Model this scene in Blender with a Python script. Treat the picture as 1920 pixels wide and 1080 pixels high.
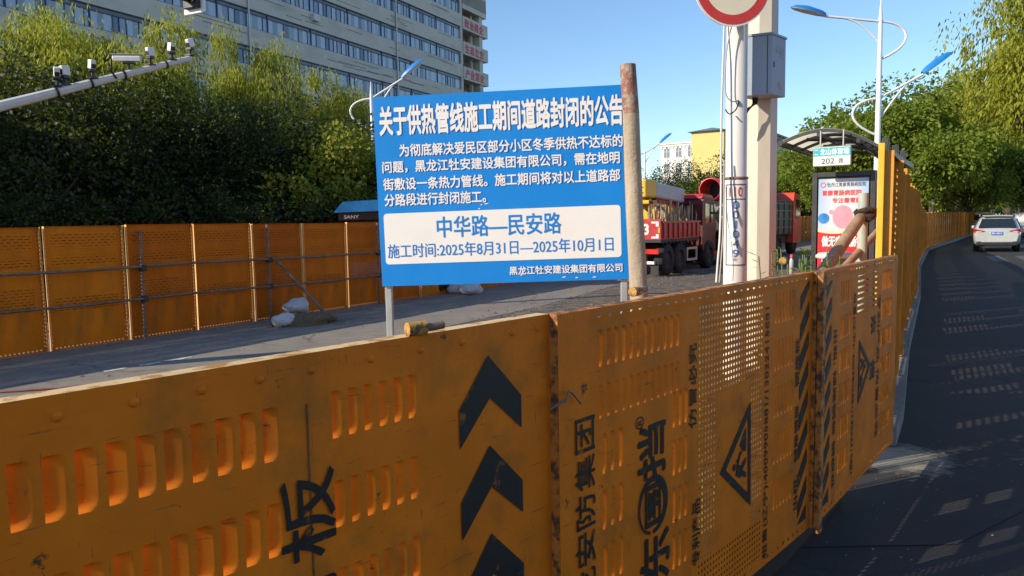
import bpy, math, random
import numpy as np
from mathutils import Vector, Matrix
R=math.radians
sc=bpy.context.scene
for o in list(bpy.data.objects): bpy.data.objects.remove(o)
col=sc.collection

# ------------------------------------------------------------------ camera, sky, sun, exposure
F=1400.; EYE=1.65; PITCH=R(5.05); ROLL=R(-1.0)
_r0=np.array([1,0,0.]); _f=np.array([0,math.cos(PITCH),-math.sin(PITCH)]); _u0=np.array([0,math.sin(PITCH),math.cos(PITCH)])
_r=_r0*math.cos(ROLL)+_u0*math.sin(ROLL); _u=-_r0*math.sin(ROLL)+_u0*math.cos(ROLL)
_C=np.array([0,0,EYE])
cam=bpy.data.cameras.new('camera'); co=bpy.data.objects.new('camera',cam); col.objects.link(co)
cam.sensor_width=36; cam.lens=36*F/1920; cam.clip_end=3000; cam.clip_start=.05
m=Matrix(((_r[0],_u[0],-_f[0],0),(_r[1],_u[1],-_f[1],0),(_r[2],_u[2],-_f[2],EYE),(0,0,0,1)))
co.matrix_world=m; sc.camera=co
def ray(px,py): return _f+_r*(px-960)/F+_u*(540-py)/F
def at(px,py,Y):
    d=ray(px,py); return Vector(_C+d*Y/d[1])
def gnd(px,py,z=0):
    d=ray(px,py); return Vector(_C+d*(z-EYE)/d[2])

SUN_EL=R(25); SUN_T=Vector((.923,.386))           # direction the light travels over the ground
w=bpy.data.worlds.new('World'); sc.world=w; w.use_nodes=True
nt=w.node_tree; bg=nt.nodes['Background']; sky=nt.nodes.new('ShaderNodeTexSky')
sky.sky_type='NISHITA'; sky.sun_disc=False; sky.sun_elevation=SUN_EL; sky.sun_rotation=math.atan2(-SUN_T.x,-SUN_T.y)%(2*math.pi)
sky.air_density=1.1; sky.dust_density=0.0; sky.ozone_density=4.5; sky.altitude=200
nt.links.new(sky.outputs[0],bg.inputs[0]); bg.inputs[1].default_value=.15
sl=bpy.data.lights.new('sun','SUN'); sl.energy=4.7; sl.angle=R(.5); sl.color=(1,.88,.70)
so=bpy.data.objects.new('sun',sl); col.objects.link(so)
so.rotation_euler=Vector((SUN_T.x*math.cos(SUN_EL),SUN_T.y*math.cos(SUN_EL),-math.sin(SUN_EL))).to_track_quat('-Z','Y').to_euler()
sc.view_settings.view_transform='Standard'; sc.view_settings.look='None'; sc.view_settings.exposure=0.38; sc.view_settings.gamma=1
sc.view_settings.use_curve_mapping=False
sc.cycles.max_bounces=8; sc.cycles.transparent_max_bounces=24

# ------------------------------------------------------------------ helpers
def world_of(o):
    M=Matrix.LocRotScale(o.location,o.rotation_euler,o.scale)
    return world_of(o.parent)@M if o.parent else M
def tag(o,label=None,cat=None,group=None,kind=None):
    if label: o['label']=label
    if cat: o['category']=cat
    if group: o['group']=group
    if kind: o['kind']=kind
    return o
def thing(name,label,cat,loc=(0,0,0),rz=0,group=None):
    o=bpy.data.objects.new(name,None); col.objects.link(o); o.location=loc; o.rotation_euler=(0,0,rz)
    o.empty_display_size=.2
    return tag(o,label,cat,group)
def copy_tree(o,parent=None):
    c=o.copy(); col.objects.link(c)
    if parent: c.parent=parent
    for ch in o.children: copy_tree(ch,c)
    return c
_tc={}
def glyphs(t,bold=0.):
    """outline of some lettering in a 0..1 box; bold thickens the strokes by laying shifted copies over each other"""
    k=(t,bold)
    if k in _tc: return _tc[k]
    c=bpy.data.curves.new('t','FONT'); c.body=t; c.size=1; c.resolution_u=3; c.fill_mode='FRONT'
    o=bpy.data.objects.new('t',c); col.objects.link(o)
    e=o.evaluated_get(bpy.context.evaluated_depsgraph_get()); me=e.to_mesh()
    v0=np.array([(v.co.x,v.co.y) for v in me.vertices]); f0=[tuple(p.vertices) for p in me.polygons]
    e.to_mesh_clear(); bpy.data.objects.remove(o); bpy.data.curves.remove(c)
    vs=[(x,y,0) for x,y in v0]; fs=list(f0)
    if bold:
        for i in range(8):
            a=2*math.pi*i/8; b=len(vs); vs+=[(x+bold*math.cos(a),y+bold*math.sin(a),i+1) for x,y in v0]; fs+=[tuple(q+b for q in f) for f in f0]
    vs=np.array(vs,float); lo=vs[:,:2].min(0); hi=vs[:,:2].max(0); vs[:,:2]=(vs[:,:2]-lo)/(hi-lo)
    _tc[k]=(vs,fs); return _tc[k]
class MB:
    def __init__(s): s.v=[]; s.f=[]; s.m=[]; s.sm=[]
    def add(s,vs,fs,mi=0,smooth=False):
        b=len(s.v); s.v.extend([tuple(p) for p in vs]); s.f.extend([tuple(i+b for i in f) for f in fs])
        s.m.extend([mi]*len(fs)); s.sm.extend([smooth]*len(fs)); return s
    def box(s,x0,x1,y0,y1,z0,z1,mi=0,M=None):
        vs=[(x,y,z) for x in (x0,x1) for y in (y0,y1) for z in (z0,z1)]
        if M is not None: vs=[M@Vector(p) for p in vs]
        return s.add(vs,[(0,1,3,2),(4,6,7,5),(0,4,5,1),(2,3,7,6),(0,2,6,4),(1,5,7,3)],mi)
    def tube(s,pts,r,n=8,mi=0,cap=True,smooth=True):
        pts=[Vector(p) for p in pts]; rs=r if isinstance(r,(list,tuple)) else [r]*len(pts)
        vs=[]; fs=[]; prev=None
        for i,p in enumerate(pts):
            d=(pts[min(i+1,len(pts)-1)]-pts[max(i-1,0)]).normalized()
            if prev is None:
                a=Vector((0,0,1)) if abs(d.z)<.9 else Vector((1,0,0)); x=d.cross(a).normalized()
            else: x=(prev-d*prev.dot(d)).normalized()
            prev=x; y=d.cross(x)
            for k in range(n):
                t=2*math.pi*k/n; vs.append(p+(x*math.cos(t)+y*math.sin(t))*rs[i])
        for i in range(len(pts)-1):
            for k in range(n):
                a=i*n+k; b=i*n+(k+1)%n; fs.append((a,b,b+n,a+n))
        s.add(vs,fs,mi,smooth)
        if cap:
            L=(len(pts)-1)*n
            s.add(vs[:n],[tuple(range(n))[::-1]],mi); s.add(vs[L:],[tuple(range(n))],mi)
        return s
    def prism(s,poly,y0,y1,mi=0,M=None,smooth=False):   # poly in (x,z), swept along y
        n=len(poly); vs=[(x,y0,z) for x,z in poly]+[(x,y1,z) for x,z in poly]
        if M is not None: vs=[M@Vector(p) for p in vs]
        s.add(vs,[tuple(range(n)),tuple(range(2*n-1,n-1,-1))],mi)
        return s.add(vs,[((i+1)%n,i,i+n,(i+1)%n+n) for i in range(n)],mi,smooth)
    def lathe(s,prof,c=(0,0,0),n=16,mi=0,axis='z',smooth=True):
        vs=[]; fs=[]; c=Vector(c)
        for r,z in prof:
            for k in range(n):
                t=2*math.pi*k/n; p=(r*math.cos(t),r*math.sin(t),z)
                if axis=='x': p=(p[2],p[0],p[1])
                if axis=='y': p=(p[0],p[2],p[1])
                vs.append(c+Vector(p))
        for i in range(len(prof)-1):
            for k in range(n):
                a=i*n+k; b=i*n+(k+1)%n; fs.append((a,b,b+n,a+n))
        return s.add(vs,fs,mi,smooth)
    def quad(s,a,b,c,d,mi=0): return s.add([a,b,c,d],[(0,1,2,3)],mi)
    def poly(s,pts,mi=0): return s.add(pts,[tuple(range(len(pts)))],mi)
    def text(s,t,x0,x1,z0,z1,y,rot=0,bold=0.,mi=0,M=None):   # flat lettering in the x-z plane facing -y
        vs,fs=glyphs(t,bold); out=[]
        for a,b,l in vs:
            if rot==90: a,b=1-b,a
            if rot==-90: a,b=b,1-a
            p=(x0+a*(x1-x0),y-l*.00008,z0+b*(z1-z0)); out.append(M@Vector(p) if M is not None else p)
        return s.add(out,fs,mi)
    def build(s,name,mats,parent=None,world=False,smooth=None,bevel=0,seg=2):
        me=bpy.data.meshes.new(name); vs=s.v
        if world and parent is not None:
            I=world_of(parent).inverted(); vs=[I@Vector(p) for p in vs]
        me.from_pydata([tuple(p) for p in vs],[],s.f)
        if not isinstance(mats,(list,tuple)): mats=[mats]
        for mt in mats: me.materials.append(mt)
        me.polygons.foreach_set('material_index',s.m)
        me.polygons.foreach_set('use_smooth',s.sm if smooth is None else [smooth]*len(s.f))
        me.update()
        o=bpy.data.objects.new(name,me); col.objects.link(o)
        if parent is not None: o.parent=parent
        if bevel:
            md=o.modifiers.new('bevel','BEVEL'); md.width=bevel; md.segments=seg; md.limit_method='ANGLE'; md.angle_limit=R(40)
        return o
def solo(mb,name,mat,label,cat,group=None,kind=None,loc=None,**k):
    """a thing that is one mesh: origin moved to the middle of its base"""
    if loc is None:
        a=np.array(mb.v); loc=Vector((a[:,0].mean(),a[:,1].mean(),a[:,2].min()))
    else: loc=Vector(loc)
    mb.v=[tuple(Vector(p)-loc) for p in mb.v]
    o=mb.build(name,mat,**k); o.location=loc
    return tag(o,label,cat,group,kind)

# ------------------------------------------------------------------ materials
_mats={}
def N(nt,t,**k):
    n=nt.nodes.new(t)
    for a,b in k.items(): setattr(n,a,b)
    return n
def math_(nt,op,a,b=None,c=None):
    n=nt.nodes.new('ShaderNodeMath'); n.operation=op
    for i,x in enumerate((a,b,c)):
        if x is None: continue
        if isinstance(x,(int,float)): n.inputs[i].default_value=x
        else: nt.links.new(x,n.inputs[i])
    return n.outputs[0]
def mixc(nt,f,a,b):
    n=nt.nodes.new('ShaderNodeMix'); n.data_type='RGBA'
    for i,x in ((0,f),(6,a),(7,b)):
        if isinstance(x,(int,float)): n.inputs[i].default_value=x
        elif isinstance(x,tuple): n.inputs[i].default_value=(*x[:3],1)
        else: nt.links.new(x,n.inputs[i])
    return n.outputs[2]
def ramp(nt,x,lo,hi):
    n=nt.nodes.new('ShaderNodeMapRange'); n.clamp=True; nt.links.new(x,n.inputs[0])
    n.inputs[1].default_value=lo; n.inputs[2].default_value=hi; return n.outputs[0]
def noise(nt,vec,scale,detail=4,rough=.55,stretch=None):
    if stretch:
        mp=N(nt,'ShaderNodeMapping'); mp.inputs[3].default_value=stretch; nt.links.new(vec,mp.inputs[0]); vec=mp.outputs[0]
    n=N(nt,'ShaderNodeTexNoise'); n.inputs['Scale'].default_value=scale; n.inputs['Detail'].default_value=detail
    n.inputs['Roughness'].default_value=rough; nt.links.new(vec,n.inputs['Vector']); return n.outputs[0]
def mat(name,c,rough=.6,metal=0,var=.18,scale=6,bump=0,bscale=60,dirt=None,dscale=9,dlo=.6,dhi=.7,stretch=None,spec=.5,
        holes=None,coat=0,dirt2=None,alpha=1,scratch=None,vary=False):
    if name in _mats: return _mats[name]
    M=bpy.data.materials.new(name); M.use_nodes=True; nt=M.node_tree; b=nt.nodes['Principled BSDF']
    tc=N(nt,'ShaderNodeTexCoord'); vec=tc.outputs['Object']
    n=noise(nt,vec,scale,5,.6,stretch)
    f=ramp(nt,n,.3,.7)
    c1=tuple(x*(1-var) for x in c); c2=tuple(min(1,x*(1+var)) for x in c)
    cc=mixc(nt,f,c1,c2)
    if dirt:
        d=ramp(nt,noise(nt,vec,dscale,7,.65,stretch),dlo,dhi); cc=mixc(nt,d,cc,dirt)
    if scratch:
        for st_,th in (((1,1,14),.615),((16,1,1.5),.62)):
            d=ramp(nt,noise(nt,vec,7,6,.75,st_),th,th+.03); cc=mixc(nt,math_(nt,'MULTIPLY',d,.75),cc,scratch)
    if vary:
        oi=N(nt,'ShaderNodeObjectInfo'); v_=N(nt,'ShaderNodeHueSaturation'); nt.links.new(cc,v_.inputs['Color'])
        nt.links.new(math_(nt,'MULTIPLY_ADD',oi.outputs['Random'],.008,.496),v_.inputs['Hue']); nt.links.new(math_(nt,'MULTIPLY_ADD',oi.outputs['Random'],.34,.78),v_.inputs['Value']); cc=v_.outputs[0]
    if dirt2:
        d=ramp(nt,noise(nt,vec,dirt2[1],8,.7),dirt2[2],dirt2[2]+.04); cc=mixc(nt,d,cc,dirt2[0])
    nt.links.new(cc,b.inputs['Base Color'])
    rr=ramp(nt,n,.2,.8); r2=math_(nt,'MULTIPLY_ADD',rr,.2,rough-.1); nt.links.new(r2,b.inputs['Roughness'])
    b.inputs['Metallic'].default_value=metal; b.inputs['Specular IOR Level'].default_value=spec; b.inputs['Coat Weight'].default_value=coat
    if bump:
        bn=N(nt,'ShaderNodeBump'); bn.inputs['Strength'].default_value=bump; bn.inputs['Distance'].default_value=.02
        nt.links.new(noise(nt,vec,bscale,6,.65),bn.inputs['Height']); nt.links.new(bn.outputs[0],b.inputs['Normal'])
    if holes:                                     # punched openings: pitch x, pitch z, half width, half height (share of pitch), round, shift
        px,pz,fx,fz,rnd,stag=holes
        sp=N(nt,'ShaderNodeSeparateXYZ'); nt.links.new(vec,sp.inputs[0])
        zz=math_(nt,'DIVIDE',sp.outputs[2],pz); row=math_(nt,'FLOOR',zz)
        xx=math_(nt,'DIVIDE',sp.outputs[0],px)
        if stag: xx=math_(nt,'ADD',xx,math_(nt,'MULTIPLY',math_(nt,'MODULO',row,2.0),.5))
        ax=math_(nt,'DIVIDE',math_(nt,'ABSOLUTE',math_(nt,'SUBTRACT',math_(nt,'FRACT',xx),.5)),fx)
        az=math_(nt,'DIVIDE',math_(nt,'ABSOLUTE',math_(nt,'SUBTRACT',math_(nt,'FRACT',zz),.5)),fz)
        d=math_(nt,'ADD',math_(nt,'POWER',ax,2.),math_(nt,'POWER',az,2.)) if rnd else math_(nt,'MAXIMUM',ax,az)
        al=math_(nt,'GREATER_THAN',d,1.0); nt.links.new(al,b.inputs['Alpha'])
    elif alpha<1: b.inputs['Alpha'].default_value=alpha
    _mats[name]=M; return M
def leafmat(name,c1,c2,c3,trans=.35,rough=.55):
    M=bpy.data.materials.new(name); M.use_nodes=True; nt=M.node_tree; b=nt.nodes['Principled BSDF']
    g=N(nt,'ShaderNodeNewGeometry'); rp=N(nt,'ShaderNodeValToRGB'); e=rp.color_ramp.elements
    e[0].color=(*c1,1); e[1].color=(*c3,1); x=e.new(.5); x.color=(*c2,1)
    nt.links.new(g.outputs['Random Per Island'],rp.inputs[0])
    nt.links.new(rp.outputs[0],b.inputs['Base Color']); b.inputs['Roughness'].default_value=rough; b.inputs['Specular IOR Level'].default_value=.3
    t=N(nt,'ShaderNodeBsdfTranslucent'); mx=N(nt,'ShaderNodeMixShader'); mx.inputs[0].default_value=trans
    nt.links.new(mixc(nt,.5,rp.outputs[0],(.35,.4,.03)),t.inputs[0])
    nt.links.new(b.outputs[0],mx.inputs[1]); nt.links.new(t.outputs[0],mx.inputs[2])
    nt.links.new(mx.outputs[0],nt.nodes['Material Output'].inputs[0]); return M
def panemat(name,stops,rough=.12):
    M=bpy.data.materials.new(name); M.use_nodes=True; nt=M.node_tree; b=nt.nodes['Principled BSDF']
    g=N(nt,'ShaderNodeNewGeometry'); rp=N(nt,'ShaderNodeValToRGB'); rp.color_ramp.interpolation='CONSTANT'; e=rp.color_ramp.elements
    e[0].color=(*stops[0][1],1); e[1].position=stops[1][0]; e[1].color=(*stops[1][1],1)
    for p,c in stops[2:]:
        x=e.new(p); x.color=(*c,1)
    nt.links.new(g.outputs['Random Per Island'],rp.inputs[0]); nt.links.new(rp.outputs[0],b.inputs['Base Color'])
    b.inputs['Roughness'].default_value=rough; b.inputs['Specular IOR Level'].default_value=.6; return M
ORC=(.73,.19,.008)
ORANGE=mat('orange_paint',ORC,.55,spec=.2,var=.16,scale=3.5,dirt=(.33,.12,.02),dscale=5,dlo=.5,dhi=.78,dirt2=((.06,.04,.025),13,.635),scratch=(.16,.085,.04))
ORANGE2=mat('orange_paint_worn',(.66,.175,.007),.6,spec=.12,var=.22,scale=2.5,dirt=(.40,.14,.02),dscale=4,dlo=.5,dhi=.75,stretch=(1,1,.3),vary=True,dirt2=((.16,.07,.03),9,.69))
RUSTY=mat('rusty_paint',(.55,.2,.03),.7,var=.25,dirt=(.10,.045,.02),dscale=22,dlo=.46,dhi=.58,bump=.3,bscale=80)
YELLOW=mat('yellow_paint',(.8,.42,.02),.5,var=.1)
def orange_holes(n,h): return mat('orange_paint_'+n,ORC,.6,spec=.12,var=.16,scale=3.5,dirt=(.36,.13,.02),dscale=5,dlo=.5,dhi=.8,holes=h)
H_DOT=orange_holes('round_holes',(.0225,.024,.23,.23,True,False))
H_ROW=orange_holes('hole_row',(.055,.055,.2,.2,True,False))
H_VS=orange_holes('upright_slots',(.036,.24,.24,.5,False,False))
H_HS=orange_holes('level_slots',(.11,.032,.46,.15,False,True))
H_BIG=orange_holes('large_holes',(.05,.05,.33,.33,True,True))
H_LV=mat('orange_paint_fine_slots',(.66,.175,.007),.6,spec=.12,var=.2,scale=2.5,dirt=(.36,.13,.02),dscale=4,holes=(.09,.04,.34,.09,False,True),vary=True)
BLACK=mat('black_letter_paint',(.012,.011,.010),.6,var=.3,scale=30,dirt=(.22,.08,.015),dscale=16,dlo=.60,dhi=.66)
GALV=mat('galvanised_steel',(.5,.5,.48),.45,.5,var=.1)
SCAF=mat('scaffold_pipe_steel',(.21,.15,.12),.6,.3,var=.35,scale=12,dirt=(.22,.09,.03),dscale=10,dlo=.5,dhi=.65)
WHITE=mat('white_paint',(.66,.62,.57),.45,var=.05,dirt=(.5,.46,.4),dscale=6,dlo=.6,dhi=.85,stretch=(1,1,.3))
CREAMW=mat('cream_pole_paint',(.58,.515,.42),.5,var=.08,dirt=(.45,.38,.3),dscale=4,dlo=.55,dhi=.85,stretch=(1,1,.3))
CONC=mat('concrete',(.36,.34,.30),.85,var=.2,scale=9,bump=.3,dirt=(.2,.18,.15),dscale=4,dlo=.5,dhi=.7)
DARK=mat('dark_metal',(.025,.025,.027),.4,.2,var=.2)
BLACKP=mat('black_plastic',(.015,.015,.016),.5,var=.2)
RUBBER=mat('tyre_rubber',(.02,.02,.02),.8,var=.2)
WOOD=mat('debarked_log_wood',(.36,.25,.15),.8,var=.25,scale=14,stretch=(1,1,.12),dirt=(.18,.11,.06),dscale=9,dlo=.55,dhi=.7,bump=.35,bscale=50)
BARK=mat('bark',(.09,.07,.05),.9,var=.35,scale=10,stretch=(1,1,.2),bump=.6,bscale=25)

# ------------------------------------------------------------------ ground and roads
def asphalt(name,c,patch,agg=.35):
    M=bpy.data.materials.new(name); M.use_nodes=True; nt=M.node_tree; b=nt.nodes['Principled BSDF']
    v=N(nt,'ShaderNodeTexCoord').outputs['Object']
    big=ramp(nt,noise(nt,v,.35,5,.6),.35,.65); mid=ramp(nt,noise(nt,v,2.6,6,.7),.35,.7); fine=ramp(nt,noise(nt,v,90,3,.7),.3,.7)
    c1=mixc(nt,big,c,patch); c2=mixc(nt,math_(nt,'MULTIPLY',mid,.6),c1,tuple(x*.55 for x in c))
    vo=N(nt,'ShaderNodeTexVoronoi'); vo.feature='DISTANCE_TO_EDGE'; vo.inputs['Scale'].default_value=.42
    wv=N(nt,'ShaderNodeVectorMath',operation='MULTIPLY_ADD'); nz=N(nt,'ShaderNodeTexNoise'); nz.inputs['Scale'].default_value=1.6; nz.inputs['Detail'].default_value=6; nt.links.new(v,nz.inputs['Vector'])
    nt.links.new(nz.outputs[1],wv.inputs[0]); wv.inputs[1].default_value=(.9,.9,0); nt.links.new(v,wv.inputs[2]); nt.links.new(wv.outputs[0],vo.inputs['Vector'])
    c2=mixc(nt,math_(nt,'MULTIPLY',math_(nt,'MULTIPLY',ramp(nt,vo.outputs[0],.012,.004),ramp(nt,noise(nt,v,.6,3),.45,.6)),.8),c2,tuple(x*.25 for x in c))
    c3=mixc(nt,math_(nt,'MULTIPLY',fine,agg),c2,tuple(min(1,x*1.9) for x in c))
    nt.links.new(c3,b.inputs['Base Color']); b.inputs['Roughness'].default_value=.85; b.inputs['Specular IOR Level'].default_value=.3
    bn=N(nt,'ShaderNodeBump'); bn.inputs['Strength'].default_value=.5; bn.inputs['Distance'].default_value=.006
    nt.links.new(noise(nt,v,140,4,.7),bn.inputs['Height']); nt.links.new(bn.outputs[0],b.inputs['Normal']); return M
ROADM=asphalt('dark_asphalt',(.038,.035,.033),(.052,.048,.044)); SITEM=asphalt('worn_asphalt',(.215,.185,.15),(.27,.235,.19),.3)
SOILM=mat('dug_soil',(.16,.125,.09),.95,var=.5,scale=5,bump=1.0,bscale=14,dirt=(.08,.065,.05),dscale=3,dlo=.45,dhi=.6)
EARTHM=mat('far_ground',(.10,.10,.085),.9,var=.3,scale=.2)
SUN_PATCH=asphalt('sun_patch_asphalt',(.038,.035,.033),(.052,.048,.044))
nt=SUN_PATCH.node_tree; b_=nt.nodes['Principled BSDF']; lk=b_.inputs['Base Color'].links[0].from_socket; tc_=N(nt,'ShaderNodeTexCoord').outputs['Object']
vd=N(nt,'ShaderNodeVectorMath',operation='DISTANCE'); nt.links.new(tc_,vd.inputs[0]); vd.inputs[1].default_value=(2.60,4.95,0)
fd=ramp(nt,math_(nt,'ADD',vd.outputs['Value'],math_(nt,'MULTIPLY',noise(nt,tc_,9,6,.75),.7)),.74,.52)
nt.links.new(mixc(nt,fd,lk,mixc(nt,ramp(nt,noise(nt,tc_,60,5,.7),.3,.7),(.24,.21,.155),(.36,.315,.235))),b_.inputs['Base Color'])  # pale tone blended into the asphalt, standing for a patch of sunlight
D=Vector((.537,.844,0)); D.normalize(); PN=Vector((D.y,-D.x,0))          # along the street, and to its right
LF0=Vector((-6.333,10.085,0))                                            # a point of the far fence
ROADF=[Vector((x,y,0)) for x,y in ((2.445,4.95),(3.03,5.95),(4.7,9.0),(7.95,14.7),(13.0,23.9),(19.4,34.9),(29,48.5),(40.5,65.0),(52,81))]
def sheet(name,pts,m,z,kind='structure'):
    mb=MB(); mb.poly([(p[0],p[1],z) for p in pts]); return tag(mb.build(name,m),kind=kind)
g=MB(); g.box(-700,700,-300,1100,-.6,-.02); tag(g.build('ground',EARTHM),kind='structure')
# closed street (inside the fences), running on towards the distance
sheet('site_road',[LF0-D*28-PN*1.2,LF0-D*28+PN*5.3,gnd(860,607),gnd(1010,575),gnd(1215,518),gnd(1215,518)+D*10+PN*2.2,Vector((20,42,0)),Vector((58,98,0)),LF0+D*110-PN*1.2],SITEM,.0)
edge=[LF0-D*28+PN*5.3,gnd(860,607),gnd(1010,575),gnd(1215,518),gnd(1215,518)+D*10+PN*2.2,Vector((20,42,0)),Vector((58,98,0))]
fl=[Vector((-6,-5.0,0)),Vector((-1.2,.8,0)),Vector((.05,2.2,0)),Vector((1.27,3.5,0)),Vector((2.3,4.8,0)),Vector((2.9,6.0,0))]+[p+Vector((-.1,.06,0)) for p in ROADF[2:]]
sheet('planting_strip',edge+fl[::-1],SOILM,-.004)
sheet('road',[Vector((-6,-5.2,0))]+fl+[Vector((70,72,0)),Vector((40,30,0)),Vector((22,-12,0))],ROADM,.004)
# added strip blocking sun under the low panels, and the kerb that carries the upright fence
def strip(name,pts,wd,z0,z1,m,off=0.):
    mb=MB(); P=[]
    for i,p in enumerate(pts):
        d=(pts[min(i+1,len(pts)-1)]-pts[max(i-1,0)]).normalized(); n=Vector((d.y,-d.x,0))
        P.append((p+n*(off-wd/2),p+n*(off+wd/2)))
    for (a,b),(c,d) in zip(P[:-1],P[1:]):
        v=[(*q.xy,z) for z in (z0,z1) for q in (a,b,d,c)]
        mb.add(v,[(4,5,6,7),(0,4,7,3),(1,2,6,5)])
    for (a,b),f in ((P[0],1),(P[-1],0)):
        v=[(*a.xy,z0),(*b.xy,z0),(*b.xy,z1),(*a.xy,z1)]; mb.add(v,[(0,1,2,3)])
    return tag(mb.build(name,m),kind='structure')
NF=[Vector((.121,1.991,0)),Vector((1.37,3.383,0)),Vector((2.40,4.68,0))]; d1=(NF[1]-NF[0]).normalized(); d3=(NF[2]-NF[1]).normalized()
strip('kerb',[NF[0]-d1*4,NF[0],NF[1],NF[1]+d3*.95],.10,.0,.32,mat('dark_sun_block',(.03,.024,.019),.95,var=.4,scale=20),-.15)  # strip added behind the panels to stop sun passing below them
strip('kerb',[Vector((2.62,5.27,0))]+ROADF[1:],.34,.0,.14,mat('grey_kerb_stone',(.20,.195,.185),.85,var=.25,scale=5,bump=.3),-.05)
# sunlight painted pale on the asphalt at the dropped kerb, old painted lines
sheet('sun_patch_sheet',[Vector((1.3,3.6,0)),Vector((2.2,3.6,0)),Vector((3.4,4.4,0)),Vector((4.2,5.6,0)),Vector((4.0,6.6,0)),Vector((2.9,5.75,0)),Vector((2.2,5.0,0))],SUN_PATCH,.008)
rm=mat('worn_road_paint',(.12,.12,.115),.8,var=.4,scale=20,dirt=(.09,.09,.09),dscale=14,dlo=.45,dhi=.55)
rw=mat('worn_site_paint',(.62,.60,.55),.8,var=.2,scale=20,dirt=(.25,.23,.2),dscale=18,dlo=.48,dhi=.58)
mk=MB(); rng=random.Random(5)
a=gnd(195,697); b=gnd(345,672); L=(b-a).length; e=(b-a)/L; q=Vector((e.y,-e.x,0)); t=0
while t<L:
    ln=rng.uniform(.12,.34); s0=rng.uniform(.02,.05); p=a+e*t; r2=p+e*ln
    pts=[p+q*(s0*rng.uniform(.6,1.2)),p+e*ln*.4+q*s0*1.3,r2+q*s0*.8,r2-q*s0*.7,p+e*ln*.5-q*s0*1.2,p-q*s0]
    mk.poly([(*x.xy,.004) for x in pts]); t+=ln+rng.uniform(.03,.15)
tag(mk.build('site_road_marking',rw),kind='structure')
mk=MB()
rd=(ROADF[4]-ROADF[3]).normalized(); rn=Vector((rd.y,-rd.x,0))
for i in range(5):                                   # the worn crossing bars on the traffic road
    c=Vector((11.0,13.6,0))+rd*(i*1.05); mk.poly([(*p.xy,.009) for p in (c,c+rd*.5,c+rd*.5+rn*3.2,c+rn*3.2)])
for i in range(7):
    c=ROADF[4]+Vector((2.2,-.8,0))+rn*(i*.95)+rd*3; mk.poly([(*p.xy,.009) for p in (c,c+rn*.45,c+rn*.45+rd*4,c+rd*4)])
tag(mk.build('road_marking',rm),kind='structure')

gr=MB(); rg=random.Random(21)
def pebble(x,y,r_,z=.006):
    vs=[(x+r_*rg.uniform(.6,1.2)*math.cos(2.1*k),y+r_*rg.uniform(.6,1.2)*math.sin(2.1*k),z) for k in range(3)]+[(x,y,z+r_*rg.uniform(.5,.9))]
    gr.add(vs,[(0,1,3),(1,2,3),(2,0,3)])
for k in range(110):
    t=rg.random(); p=fl[1].lerp(fl[4],t*1.15)+Vector((abs(rg.gauss(0,.55)),-abs(rg.gauss(0,.4)),0)); pebble(p.x,p.y,rg.choice((.003,.005,.006,.009)),.009)
for k in range(500):
    p=LF0+D*rg.uniform(-4,22)+PN*rg.uniform(.2,6.5); pebble(p.x,p.y,rg.choice((.006,.01,.016,.03)),.003)
for k in range(500):
    p=gnd(860,607).lerp(gnd(1215,518),rg.uniform(-.6,1.6))+PN*rg.uniform(-.2,1.6); pebble(p.x,p.y,rg.choice((.01,.02,.03,.05)),-.002)
tag(gr.build('grit',mat('loose_stone',(.22,.20,.17),.9,var=.4,scale=3)),'loose stones and grit scattered along the fences','grit',kind='stuff')

# ------------------------------------------------------------------ fence panels
def plate(mb,W,H,zones,y=0):
    """flat sheet cut into cells; zones = (x0,x1,z0,z1,material index)"""
    xs=sorted({0,W,*[z[0] for z in zones],*[z[1] for z in zones]}); zs=sorted({0,H,*[z[2] for z in zones],*[z[3] for z in zones]})
    for i in range(len(xs)-1):
        for j in range(len(zs)-1):
            cx=(xs[i]+xs[i+1])/2; cz=(zs[j]+zs[j+1])/2; mi=0
            for z in zones:
                if z[0]<cx<z[1] and z[2]<cz<z[3]: mi=z[4]
            if mi<0: continue
            mb.quad((xs[i],y,zs[j]),(xs[i+1],y,zs[j]),(xs[i+1],y,zs[j+1]),(xs[i],y,zs[j+1]),mi)
def louvre(mb,x0,z0,w,h,d=.016,flip=False):
    """pressed vent: cut open at one edge, where it is pushed behind the sheet, and running back up to it at the other"""
    d*=.96+.10*abs(math.sin(x0*57+z0*91)); vs=[]; fs=[]
    TX=(0,.2,.38,.54,.68,.8,.9,1); TZ=(0,.03,.07,.13,.22,.36,.5,.64,.78,.87,.93,.97,1)
    for tz in TZ:
        e=.9*max(.02,1-abs((tz-.5)/.5)**9)**.45                  # the rounded, D shaped outline of the pressing
        for tx in TX: vs.append((x0+tx*w,d*max(0,1-(tx/max(e,.02))**1.12)*min(1,e*1.25),z0+tz*h))
    n=len(TX)
    for i in range(len(TZ)-1):
        for k in range(n-1): q=i*n+k; fs.append((q,q+1,q+1+n,q+n))
    mb.add(vs,fs,0,True)
def frame(mb,W,H,d=.042,t=.004,y0=0):
    """folded rim behind the sheet"""
    mb.box(0,t,y0+.001,d,0,H); mb.box(W-t,W,y0+.001,d,0,H); mb.box(t,W-t,y0+.001,d,H-t,H); mb.box(t,W-t,y0+.001,d,0,t)
def rivet(mb,x,z,r=.009):
    mb.lathe([(r*1.15,0),(r,-.003),(r*.55,-.0055),(.0005,-.006)],(x,0,z),10,axis='y')
ang=math.atan2(d1.y,d1.x); back=Vector((-d1.y,d1.x,0))
W=1.87; PH=1.2; ZB=.2
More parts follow.
